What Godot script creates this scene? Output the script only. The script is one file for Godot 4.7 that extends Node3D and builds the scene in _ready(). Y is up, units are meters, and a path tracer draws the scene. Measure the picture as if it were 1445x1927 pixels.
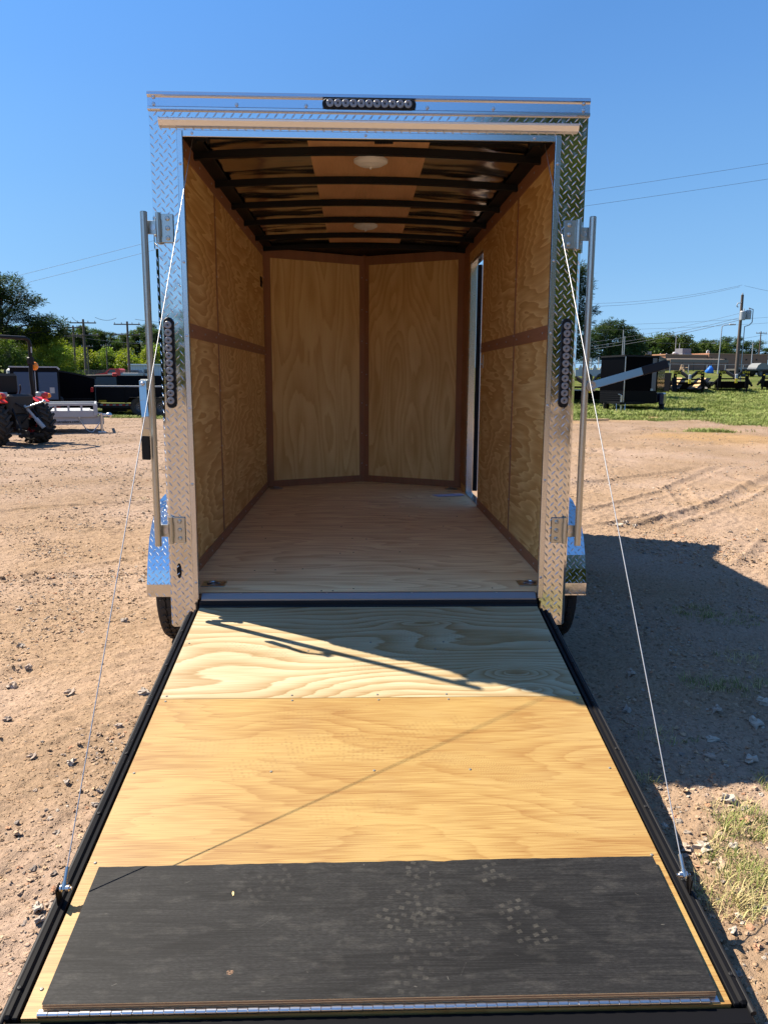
extends Node3D

var rng := RandomNumberGenerator.new()
var used := {}
var M := {}

# ---------------------------------------------------------------- mesh builder
class Mb:
	var v := PackedVector3Array()
	var n := PackedVector3Array()
	var u := PackedVector2Array()
	var c := PackedColorArray()
	var i := PackedInt32Array()
	var xf := Transform3D()
	var tint := Color(1, 1, 1)
	var colored := false

	func vt(p: Vector3, nn: Vector3, uv: Vector2) -> int:
		v.append(xf * p)
		n.append((xf.basis * nn).normalized())
		u.append(uv)
		c.append(tint)
		return v.size() - 1

	func tri_i(a: int, b: int, d: int) -> void:  # counter-clockwise seen from outside
		i.append(a); i.append(d); i.append(b)

	func auto_uv(p: Vector3, nn: Vector3) -> Vector2:
		var a := nn.abs()
		if a.x >= a.y and a.x >= a.z: return Vector2(p.z, p.y)
		if a.y >= a.z: return Vector2(p.x, p.z)
		return Vector2(p.x, p.y)

	func face(pts: Array, out: Vector3, uvs := []) -> void:
		var nn: Vector3 = (pts[1] - pts[0]).cross(pts[2] - pts[0])
		if nn.length() < 1e-14 and pts.size() > 3: nn = (pts[2] - pts[0]).cross(pts[3] - pts[0])
		if nn.length() < 1e-14: return
		nn = nn.normalized()
		var flip := nn.dot(out) < 0.0
		if flip: nn = -nn
		var ids := []
		for k in pts.size():
			ids.append(vt(pts[k], nn, uvs[k] if uvs.size() else auto_uv(pts[k], nn)))
		for k in range(1, pts.size() - 1):
			if flip: tri_i(ids[0], ids[k + 1], ids[k])
			else: tri_i(ids[0], ids[k], ids[k + 1])

	func box(ce: Vector3, s: Vector3, ch := 0.0) -> Mb:
		var h := s * 0.5
		ch = minf(ch, minf(h.x, minf(h.y, h.z)) * 0.8)
		var ax := [Vector3(1, 0, 0), Vector3(0, 1, 0), Vector3(0, 0, 1)]
		for k in 3:
			var a: Vector3 = ax[k]
			var b: Vector3 = ax[(k + 1) % 3]
			var d: Vector3 = ax[(k + 2) % 3]
			var hb: float = h[(k + 1) % 3] - ch
			var hd: float = h[(k + 2) % 3] - ch
			for sg in [-1.0, 1.0]:
				var o: Vector3 = ce + a * h[k] * sg
				face([o - b * hb - d * hd, o + b * hb - d * hd, o + b * hb + d * hd, o - b * hb + d * hd], a * sg)
			if ch > 0.0:
				for s1 in [-1.0, 1.0]:
					for s2 in [-1.0, 1.0]:
						var e1: Vector3 = ce + b * s1 * h[(k + 1) % 3] + d * s2 * hd
						var e2: Vector3 = ce + b * s1 * hb + d * s2 * h[(k + 2) % 3]
						var l: Vector3 = a * (h[k] - ch)
						face([e1 - l, e1 + l, e2 + l, e2 - l], b * s1 + d * s2)
		if ch > 0.0:
			for sx in [-1.0, 1.0]:
				for sy in [-1.0, 1.0]:
					for sz in [-1.0, 1.0]:
						var q := Vector3(sx, sy, sz)
						face([ce + q * Vector3(h.x, h.y - ch, h.z - ch), ce + q * Vector3(h.x - ch, h.y, h.z - ch), ce + q * Vector3(h.x - ch, h.y - ch, h.z)], q)
		return self

	func bx(x0: float, x1: float, y0: float, y1: float, z0: float, z1: float, ch := 0.0) -> Mb:
		return box(Vector3(x0 + x1, y0 + y1, z0 + z1) * 0.5, Vector3(absf(x1 - x0), absf(y1 - y0), absf(z1 - z0)), ch)

	func bar(p0: Vector3, p1: Vector3, w: float, t: float, ch := 0.0, up := Vector3.UP) -> Mb:  # a box from p0 to p1, w wide across «up», t thick along it
		var old := xf
		var z := (p1 - p0).normalized()
		if absf(z.dot(up)) > 0.98: up = Vector3(1, 0, 0.02)
		var x := up.cross(z).normalized()
		var y := z.cross(x)
		xf = old * Transform3D(Basis(x, y, z), (p0 + p1) * 0.5)
		box(Vector3.ZERO, Vector3(w, t, (p1 - p0).length()), ch)
		xf = old
		return self

	func path(pts: Array, r: float, seg := 8, r1 := -1.0, caps := true) -> Mb:
		var rings := []
		var last_x := Vector3.ZERO
		var run := 0.0
		for k in pts.size():
			var t: Vector3
			if k == 0: t = pts[1] - pts[0]
			elif k == pts.size() - 1: t = pts[k] - pts[k - 1]
			else: t = (pts[k] - pts[k - 1]).normalized() + (pts[k + 1] - pts[k]).normalized()
			t = t.normalized()
			var x: Vector3
			if k == 0: x = t.cross(Vector3.UP if absf(t.y) < 0.9 else Vector3.RIGHT).normalized()
			else:
				x = (last_x - t * last_x.dot(t)).normalized()
				run += (pts[k] - pts[k - 1]).length()
			last_x = x
			var y := t.cross(x)
			var f := float(k) / (pts.size() - 1)
			var rr := r if r1 < 0.0 else lerpf(r, r1, f)
			var ids := []
			for j in seg + 1:
				var a := TAU * j / seg
				var d := x * cos(a) + y * sin(a)
				ids.append(vt(pts[k] + d * rr, d, Vector2(float(j) / seg * TAU * rr, run)))
			rings.append(ids)
			if caps and (k == 0 or k == pts.size() - 1):
				var cap := []
				for j in seg:
					var a2 := TAU * j / seg
					cap.append(pts[k] + (x * cos(a2) + y * sin(a2)) * rr)
				face(cap, -t if k == 0 else t)
		for k in rings.size() - 1:
			for j in seg:
				tri_i(rings[k][j], rings[k][j + 1], rings[k + 1][j + 1])
				tri_i(rings[k][j], rings[k + 1][j + 1], rings[k + 1][j])
		return self

	func rod(p0: Vector3, p1: Vector3, r: float, seg := 10, r1 := -1.0) -> Mb:
		return path([p0, p1], r, seg, r1)

	func lathe(pr: Array, seg := 16) -> Mb:  # profile of (radius, y) from the bottom up, outside
		for k in pr.size() - 1:
			var a: Vector2 = pr[k]
			var b: Vector2 = pr[k + 1]
			var d := (b - a).normalized()
			var nr := Vector2(d.y, -d.x)
			var r0 := []
			var r1 := []
			for j in seg + 1:
				var t := TAU * j / seg
				var w := Vector3(cos(t), 0, -sin(t))
				var nn := w * nr.x + Vector3.UP * nr.y
				r0.append(vt(w * a.x + Vector3.UP * a.y, nn, Vector2(t * 0.3, a.y)))
				r1.append(vt(w * b.x + Vector3.UP * b.y, nn, Vector2(t * 0.3, b.y)))
			for j in seg:
				if a.x > 1e-6: tri_i(r0[j], r0[j + 1], r1[j + 1])
				if b.x > 1e-6: tri_i(r0[j], r1[j + 1], r1[j])
		return self

	func ball(ce: Vector3, r: Vector3, seg := 12, rings := 8, rough := 0.0, sd := 0) -> Mb:
		var ns := FastNoiseLite.new()
		ns.seed = sd
		ns.frequency = 0.9
		var ids := []
		for a in rings + 1:
			var row := []
			for b in seg + 1:
				var th := PI * a / rings
				var ph := TAU * (b % seg) / seg
				var d := Vector3(sin(th) * cos(ph), cos(th), -sin(th) * sin(ph))
				var k := 1.0
				if rough > 0.0: k += rough * ns.get_noise_3d(d.x * 1.3, d.y * 1.3, d.z * 1.3) * 2.0
				row.append(vt(ce + d * r * k, (d / r).normalized(), Vector2(ph, th)))
			ids.append(row)
		for a in rings:
			for b in seg:
				if a > 0: tri_i(ids[a][b], ids[a + 1][b], ids[a][b + 1])
				if a < rings - 1: tri_i(ids[a][b + 1], ids[a + 1][b], ids[a + 1][b + 1])
		return self

	func prism(poly: PackedVector2Array, z0: float, z1: float) -> Mb:  # a polygon in x and y, extruded along z
		var t := Geometry2D.triangulate_polygon(poly)
		for k in range(0, t.size(), 3):
			var a := poly[t[k]]
			var b := poly[t[k + 1]]
			var d := poly[t[k + 2]]
			face([Vector3(a.x, a.y, z0), Vector3(b.x, b.y, z0), Vector3(d.x, d.y, z0)], Vector3(0, 0, z0 - z1))
			face([Vector3(a.x, a.y, z1), Vector3(b.x, b.y, z1), Vector3(d.x, d.y, z1)], Vector3(0, 0, z1 - z0))
		var cw := Geometry2D.is_polygon_clockwise(poly)
		for k in poly.size():
			var a := poly[k]
			var b := poly[(k + 1) % poly.size()]
			var e := b - a
			var o := Vector3(e.y, -e.x, 0) * (-1.0 if cw else 1.0)
			face([Vector3(a.x, a.y, z0), Vector3(b.x, b.y, z0), Vector3(b.x, b.y, z1), Vector3(a.x, a.y, z1)], o)
		return self

	func mesh() -> ArrayMesh:
		var a := []
		a.resize(Mesh.ARRAY_MAX)
		a[Mesh.ARRAY_VERTEX] = v
		a[Mesh.ARRAY_NORMAL] = n
		a[Mesh.ARRAY_TEX_UV] = u
		if colored: a[Mesh.ARRAY_COLOR] = c
		a[Mesh.ARRAY_INDEX] = i
		var m := ArrayMesh.new()
		m.add_surface_from_arrays(Mesh.PRIMITIVE_TRIANGLES, a)
		return m

# ---------------------------------------------------------------- nodes
func nb() -> Mb:
	return Mb.new()

func numbered(called: String) -> String:
	var k: int = used.get(called, 0)
	used[called] = k + 1
	return called if k == 0 else "%s_%03d" % [called, k]

func tag(o: Node3D, label: String, category := "", group := "", kind := "") -> Node3D:
	if label: o.set_meta("label", label)
	if category: o.set_meta("category", category)
	if group: o.set_meta("group", group)
	if kind: o.set_meta("kind", kind)
	return o

func thing(called: String, label: String, category: String, at := Vector3.ZERO, turn := 0.0, group := "") -> Node3D:
	var o := Node3D.new()
	o.name = numbered(called)
	add_child(o)
	o.position = at
	o.rotation.y = turn
	tag(o, label, category, group)
	return o

func put(called: String, mb, mat: Material, parent: Node3D) -> MeshInstance3D:
	var o := MeshInstance3D.new()
	o.name = called
	o.mesh = mb.mesh() if mb is Mb else mb
	o.material_override = mat
	parent.add_child(o, true)
	return o

func one(called: String, mb, mat: Material, label: String, category: String, at := Vector3.ZERO, turn := 0.0, group := "") -> MeshInstance3D:
	var o := MeshInstance3D.new()
	o.name = numbered(called)
	o.mesh = mb.mesh() if mb is Mb else mb
	o.material_override = mat
	add_child(o)
	o.position = at
	o.rotation.y = turn
	tag(o, label, category, group)
	return o

func dup(o: Node3D, at: Vector3, turn := 0.0, label := "", scl := 1.0) -> Node3D:
	var c: Node3D = o.duplicate()
	c.name = numbered(String(o.name).rstrip("0123456789").rstrip("_"))
	add_child(c)
	c.position = at
	c.rotation.y = turn
	c.scale = Vector3.ONE * scl
	if label: c.set_meta("label", label)
	return c

func many(called: String, mesh: Mesh, mat: Material, tr: Array, cols: Array, parent: Node3D) -> MultiMeshInstance3D:
	var mm := MultiMesh.new()
	mm.transform_format = MultiMesh.TRANSFORM_3D
	mm.use_colors = cols.size() > 0
	mm.mesh = mesh
	mm.instance_count = tr.size()
	for k in tr.size():
		mm.set_instance_transform(k, tr[k])
		if cols.size(): mm.set_instance_color(k, cols[k])
	var o := MultiMeshInstance3D.new()
	o.name = called if parent != self else numbered(called)
	o.multimesh = mm
	o.material_override = mat
	parent.add_child(o, true)
	o.set_meta("kind", "stuff")
	return o

func words(called: String, text: String, height: float, mat: Material, parent: Node3D, at: Vector3, turn := Vector3.ZERO, depth := 0.004, bold := true) -> MeshInstance3D:
	var f := SystemFont.new()
	f.font_names = PackedStringArray(["Droid Sans"])
	if bold: f.font_weight = 700
	var t := TextMesh.new()
	t.font = f
	t.text = text
	t.font_size = 48
	t.pixel_size = height / 36.0
	t.depth = depth
	t.curve_step = 4.0
	var o := put(called, t, mat, parent)
	o.position = at
	o.rotation = turn
	return o

# ---------------------------------------------------------------- materials
func srgb(r: float, g: float, b: float) -> Color:
	return Color(r, g, b).linear_to_srgb()

func mat(r: float, g: float, b: float, rough := 0.7, metal := 0.0, spec := 0.5) -> StandardMaterial3D:
	var m := StandardMaterial3D.new()
	m.albedo_color = srgb(r, g, b)
	m.roughness = rough
	m.metallic = metal
	m.metallic_specular = spec
	return m

func smooth(a: float, b: float, x: float) -> float:
	var t := clampf((x - a) / (b - a), 0.0, 1.0)
	return t * t * (3.0 - 2.0 * t)

func noise(sd: int, freq := 1.0, oct := 1) -> FastNoiseLite:
	var n := FastNoiseLite.new()
	n.noise_type = FastNoiseLite.TYPE_SIMPLEX_SMOOTH
	n.seed = sd
	n.frequency = freq
	n.fractal_type = FastNoiseLite.FRACTAL_FBM if oct > 1 else FastNoiseLite.FRACTAL_NONE
	n.fractal_octaves = oct
	return n

# Rotary-cut plywood: growth rings are level lines of a slow height field, x along the grain.
func wood(w: int, h: int, mx: float, my: float, pale: Color, dark: Color, o: Dictionary) -> Image:
	var n0 := noise(o.seed, 1.0, 2)
	var n1 := noise(o.seed + 7, 1.0)
	var n2 := noise(o.seed + 13, 1.0)
	var a := pale.linear_to_srgb()
	var b := dark.linear_to_srgb()
	var data := PackedByteArray()
	data.resize(w * h * 3)
	var fx: float = o.fx
	var fy: float = o.fy
	var amp: float = o.amp
	var ky: float = o.get("ky", 0.0)
	var con: float = o.con
	var tone: float = o.tone
	var fib: float = o.fib
	var ff: float = o.get("ff", 160.0)
	var pw: float = o.get("pw", 1.6)
	var jit: float = o.get("jit", 0.10)
	var knots: Array = o.get("knots", [])
	var at := 0
	for y in h:
		var py := y * my / h
		for x in w:
			var px := x * mx / w
			var r := n0.get_noise_2d(px * fx, py * fy) * amp + py * ky
			var kd := 0.0
			for k in knots:
				var dx: float = (px - k[0]) / k[2]
				var dy: float = (py - k[1]) / k[3]
				var q := dx * dx + dy * dy
				if q < 9.0:
					r += k[4] * exp(-q)
					if q < 0.12: kd = 0.6
			var f2 := n1.get_noise_2d(px * 3.5, py * ff)
			var f3 := n1.get_noise_2d(px * 2.2 + 50.0, py * 26.0)
			r += f2 * 0.05 + f3 * jit
			var t := r - floorf(r)
			var late := pow(t, pw) * (1.0 - smoothstep(0.93, 1.0, t))
			var k2 := clampf(con * late + tone * n2.get_noise_2d(px * 1.3, py * 7.0) + fib * (f2 * 0.6 + 0.7 * n1.get_noise_2d(px * 7.0 + 9.0, py * ff * 1.7)) + kd * con, -0.25, 1.2)
			data[at] = int(clampf((a.r + (b.r - a.r) * k2) * 255.0, 0, 255))
			data[at + 1] = int(clampf((a.g + (b.g - a.g) * k2) * 255.0, 0, 255))
			data[at + 2] = int(clampf((a.b + (b.b - a.b) * k2) * 255.0, 0, 255))
			at += 3
	return Image.create_from_data(w, h, false, Image.FORMAT_RGB8, data)

func blend(im: Image, x: int, y: int, col: Color, k: float) -> void:
	if x < 0 or y < 0 or x >= im.get_width() or y >= im.get_height(): return
	im.set_pixel(x, y, im.get_pixel(x, y).lerp(col, k))

# A boot print of dust: small lugs inside a sole, at (x, y) metres.
func boot(im: Image, ppm: float, x: float, y: float, turn: float, col: Color, k: float, lug := 0.010) -> void:
	var ca := cos(turn)
	var sa := sin(turn)
	for a in range(-5, 6):
		for b in range(-14, 15):
			var lx := a * lug * 1.35 + (lug * 0.6 if b % 2 else 0.0)
			var ly := b * lug * 1.2
			if rng.randf() < 0.10: continue
			lx += rng.randf_range(-0.002, 0.002)
			ly += rng.randf_range(-0.002, 0.002)
			var half := 0.048 if ly > -0.03 else 0.036
			if absf(lx) > half or absf(ly) > 0.145 or (ly < -0.02 and ly > -0.055): continue
			var vis := k * rng.randf_range(0.35, 1.0) * smooth(-0.3, 0.4, rng.randf())
			for sy in range(int(-lug * 0.32 * ppm), int(lug * 0.32 * ppm) + 1):
				for sx in range(int(-lug * 0.38 * ppm), int(lug * 0.38 * ppm) + 1):
					var qx := lx + sx / ppm
					var qy := ly + sy / ppm
					blend(im, int((x + qx * ca - qy * sa) * ppm), int((y + qx * sa + qy * ca) * ppm), col, vis * rng.randf_range(0.6, 1.0))

func wavy_print(im: Image, ppm: float, x: float, y: float, turn: float, col: Color, k: float) -> void:
	var ca := cos(turn)
	var sa := sin(turn)
	for b in range(-16, 17):
		var ly := b * 0.0085
		for q in 90:
			var lx := -0.045 + q * 0.001
			var wy := ly + 0.006 * sin(lx * 130.0)
			if (absf(lx) > 0.045 - 0.02 * absf(ly) / 0.14): continue
			blend(im, int((x + lx * ca - wy * sa) * ppm), int((y + lx * sa + wy * ca) * ppm), col, k * rng.randf_range(0.3, 1.0))

func tex_mat(im: Image, rough: float, sx: float, sy: float, bump := 0.0) -> StandardMaterial3D:
	var m := StandardMaterial3D.new()
	m.albedo_texture = ImageTexture.create_from_image(im)
	m.roughness = rough
	m.uv1_scale = Vector3(1.0 / sx, 1.0 / sy, 1)
	if bump > 0.0:
		var g: Image = im.duplicate()
		g.convert(Image.FORMAT_L8)
		g.convert(Image.FORMAT_RGBA8)
		g.bump_map_to_normal_map(bump)
		m.normal_enabled = true
		m.normal_texture = ImageTexture.create_from_image(g)
		m.normal_scale = 0.5
	return m

func sky_image() -> Image:
	# clear summer air: pale at the horizon, deepening upwards, a little brighter towards the sun's side
	var w := 512
	var h := 256
	var im := Image.create(w, h, false, Image.FORMAT_RGBF)
	var st := [[0.0, Color(0.47, 0.72, 0.92)], [0.06, Color(0.40, 0.66, 0.90)], [0.13, Color(0.30, 0.56, 0.86)], [0.22, Color(0.225, 0.47, 0.82)], [0.33, Color(0.165, 0.385, 0.775)], [0.44, Color(0.125, 0.325, 0.72)], [0.62, Color(0.09, 0.23, 0.52)], [0.85, Color(0.068, 0.165, 0.37)], [1.0, Color(0.062, 0.15, 0.33)]]
	var sun := Vector3(-0.569, 0.773, -0.281).normalized()
	for y in h:
		var el := PI * (0.5 - (y + 0.5) / h)
		var s := sin(el)
		for x in w:
			var az := TAU * ((x + 0.5) / w - 0.5)
			var d := Vector3(-sin(az) * cos(el), s, -cos(az) * cos(el))
			var c := Color(0.30, 0.26, 0.20)
			if s >= 0.0:
				for k in st.size() - 1:
					if s >= st[k][0] and s <= st[k + 1][0]:
						c = st[k][1].lerp(st[k + 1][1], (s - st[k][0]) / (st[k + 1][0] - st[k][0]))
			var g := d.dot(sun)
			c = c * ((1.0 + SKY_SIDE * (g if g > 0.0 else -0.09 * smooth(0.0, 0.1, -g) + 0.25 * g * g)) / (1.0 + SKY_SIDE * 0.45) * Color(0.478, 0.522, 0.574)) + Color(0.06, 0.06, 0.055) * pow(maxf(g, 0.0), 6.0) * (1.0 if s >= 0.0 else 0.0)
			im.set_pixel(x, y, Color(c.r, c.g, c.b))
	return im

const SKY_SIDE := 0.9

func _ready() -> void:
	rng.seed = 20
	# camera, sky, sun, exposure
	var cam := Camera3D.new()
	cam.name = "camera"
	cam.fov = 66.66
	cam.near = 0.05
	cam.far = 2000.0
	add_child(cam)
	cam.transform = Transform3D(Basis(Vector3.UP, -0.0322) * Basis(Vector3.RIGHT, -0.1712) * Basis(Vector3.BACK, 0.005), Vector3(-0.0477, 1.4427, 3.5329))
	cam.current = true
	var we := WorldEnvironment.new()
	we.name = "world_environment"
	var env := Environment.new()
	var sm := PanoramaSkyMaterial.new()
	sm.panorama = ImageTexture.create_from_image(sky_image())
	var sky := Sky.new()
	sky.sky_material = sm
	env.background_mode = Environment.BG_SKY
	env.sky = sky
	env.background_energy_multiplier = 1.0
	env.tonemap_mode = Environment.TONE_MAPPER_LINEAR
	env.tonemap_exposure = 2.7
	env.sdfgi_enabled = true
	env.ssao_enabled = true
	env.ssil_enabled = true
	we.environment = env
	add_child(we)
	var sun := DirectionalLight3D.new()
	sun.name = "sun"
	sun.light_energy = 1.6
	sun.light_color = Color(1.0, 0.955, 0.88)
	sun.light_angular_distance = 0.5
	sun.shadow_enabled = true
	add_child(sun)
	sun.look_at_from_position(Vector3(-0.569, 0.773, -0.281) * 50.0, Vector3.ZERO)
	# the place
	make_materials()
	M.cable = mat(0.42, 0.42, 0.42, 0.4, 0.6)
	build_ground()
	build_trailer()
	build_gravel()
	build_grass()
	build_scenery()

# ---------------------------------------------------------------- ground
var g1: FastNoiseLite
var g2: FastNoiseLite
var g3: FastNoiseLite
var g4: FastNoiseLite
# wheel tracks in the dirt: from, to, half width, depth, lug spacing
var tracks := [[Vector2(2.6, -6.6), Vector2(5.6, -9.3), 0.11, 0.03, 0.0], [Vector2(2.3, -4.6), Vector2(6.2, -9.3), 0.10, 0.025, 0.0], [Vector2(2.6, -3.7), Vector2(6.6, -8.2), 0.13, 0.035, 0.0], [Vector2(5.45, -8.6), Vector2(4.92, -5.9), 0.09, 0.02, 0.09], [Vector2(5.85, -8.6), Vector2(5.4, -6.4), 0.09, 0.02, 0.09],
	[Vector2(2.75, -2.2), Vector2(3.9, -3.5), 0.10, 0.018, 0.07], [Vector2(3.05, -2.1), Vector2(4.3, -3.4), 0.05, 0.015, 0.07], [Vector2(4.4, -7.0), Vector2(3.5, -4.85), 0.12, 0.018, 0.085], [Vector2(1.9, -3.8), Vector2(3.4, -4.7), 0.08, 0.02, 0.0],
	[Vector2(-5.2, -4.0), Vector2(-2.0, -5.6), 0.10, 0.02, 0.08], [Vector2(-3.6, -1.3), Vector2(-1.5, -2.6), 0.09, 0.015, 0.07], [Vector2(-3.2, 0.9), Vector2(-1.45, -0.3), 0.10, 0.018, 0.075], [Vector2(-9, -9), Vector2(-2, -11), 0.12, 0.025, 0.0],
	[Vector2(4.0, -12.0), Vector2(12.0, -15.5), 0.14, 0.06, 0.0], [Vector2(4.5, -17.0), Vector2(14.0, -20.0), 0.16, 0.07, 0.0], [Vector2(6.0, -19.2), Vector2(10.5, -18.6), 0.16, 0.09, 0.0], [Vector2(7.0, -20.0), Vector2(15.0, -16.5), 0.15, 0.08, 0.0]]

func far_rise(x: float, z: float) -> float:
	var d := maxf(0.0, -z - 30.0)
	var t := minf(d, 90.0) * lerpf(0.021, 0.034, smooth(-20.0, 15.0, x))
	t += maxf(0.0, d - 100.0) * lerpf(0.02, 0.012, smooth(-30.0, 10.0, x))
	return t * smooth(0.0, 8.0, d)

func ground_y(x: float, z: float) -> float:
	var near := maxf(absf(x) - 1.0, maxf(-z - 3.5, z - 2.4))  # distance outside the trailer and its ramp
	var k := smooth(-0.2, 1.5, near)
	var h := g1.get_noise_2d(x, z) * 0.05 * k + g2.get_noise_2d(x, z) * 0.012 * (0.3 + 0.7 * k)
	var far := absf(x) + absf(z)
	if far < 30.0:
		var c := 0.5 + 0.5 * g2.get_noise_2d(x * 0.7 + 40.0, z * 0.7)
		if far < 7.0: h += g4.get_noise_2d(x * 2.1 + 30.0, z * 2.1) * (0.003 + 0.006 * (1.0 - c))
		h += g3.get_noise_2d(x, z) * (0.007 + 0.009 * c) + g4.get_noise_2d(x, z) * (0.004 + 0.010 * c)
		for t in tracks:
			var a: Vector2 = t[0]
			var e: Vector2 = t[1] - a
			var l := e.length()
			e /= l
			var q := Vector2(x, z) - a
			var s := q.dot(e)
			if s < 0.0 or s > l: continue
			var bend := 0.12 * sin(s * 0.9 + l)
			var d := absf(q.x * e.y - q.y * e.x + bend)
			var w: float = t[2]
			if d > w * 2.2: continue
			var fade := smooth(0.0, 0.4, s) * smooth(0.0, 0.4, l - s)
			if d < w:
				h -= t[3] * 0.95 * (1.0 - d * d / (w * w)) * fade
				if t[4] > 0.0: h += 0.010 * sin(TAU * (s + 0.5 * d) / t[4]) * fade
			else:
				h += t[3] * 0.6 * exp(-pow((d - w * 1.25) / (w * 0.3), 2.0)) * fade
	return h + far_rise(x, z) - 0.006 * (1.0 - k)

func grassy(x: float, z: float) -> float:  # share of lawn at a place
	var e := g1.get_noise_2d(x * 1.5 + 90.0, z * 1.5) * 2.6 + g2.get_noise_2d(x * 0.8, z * 0.8 + 20.0) * 1.2
	var right := smooth(-0.7, 0.9, -z - 22.5 + e - 1.6 * smooth(13.0, 11.0, x)) * smooth(3.0, 5.5, x + e * 0.5)
	if x > 11.5: right = maxf(right, smooth(0.2, 1.4, -z - 20.0 + e) * smooth(11.5, 12.6, x))
	right = maxf(right, 0.85 * smooth(0.15, 0.5, 0.6 - Vector2((x - 9.6) / 3.0, (z + 17.6) / 0.7).length() + e * 0.1))
	var left := smooth(0.0, 1.5, -z - 23.5 + e * 0.4) * smooth(2.0, -2.0, x)
	return clampf(maxf(right, left), 0.0, 1.0)

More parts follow.
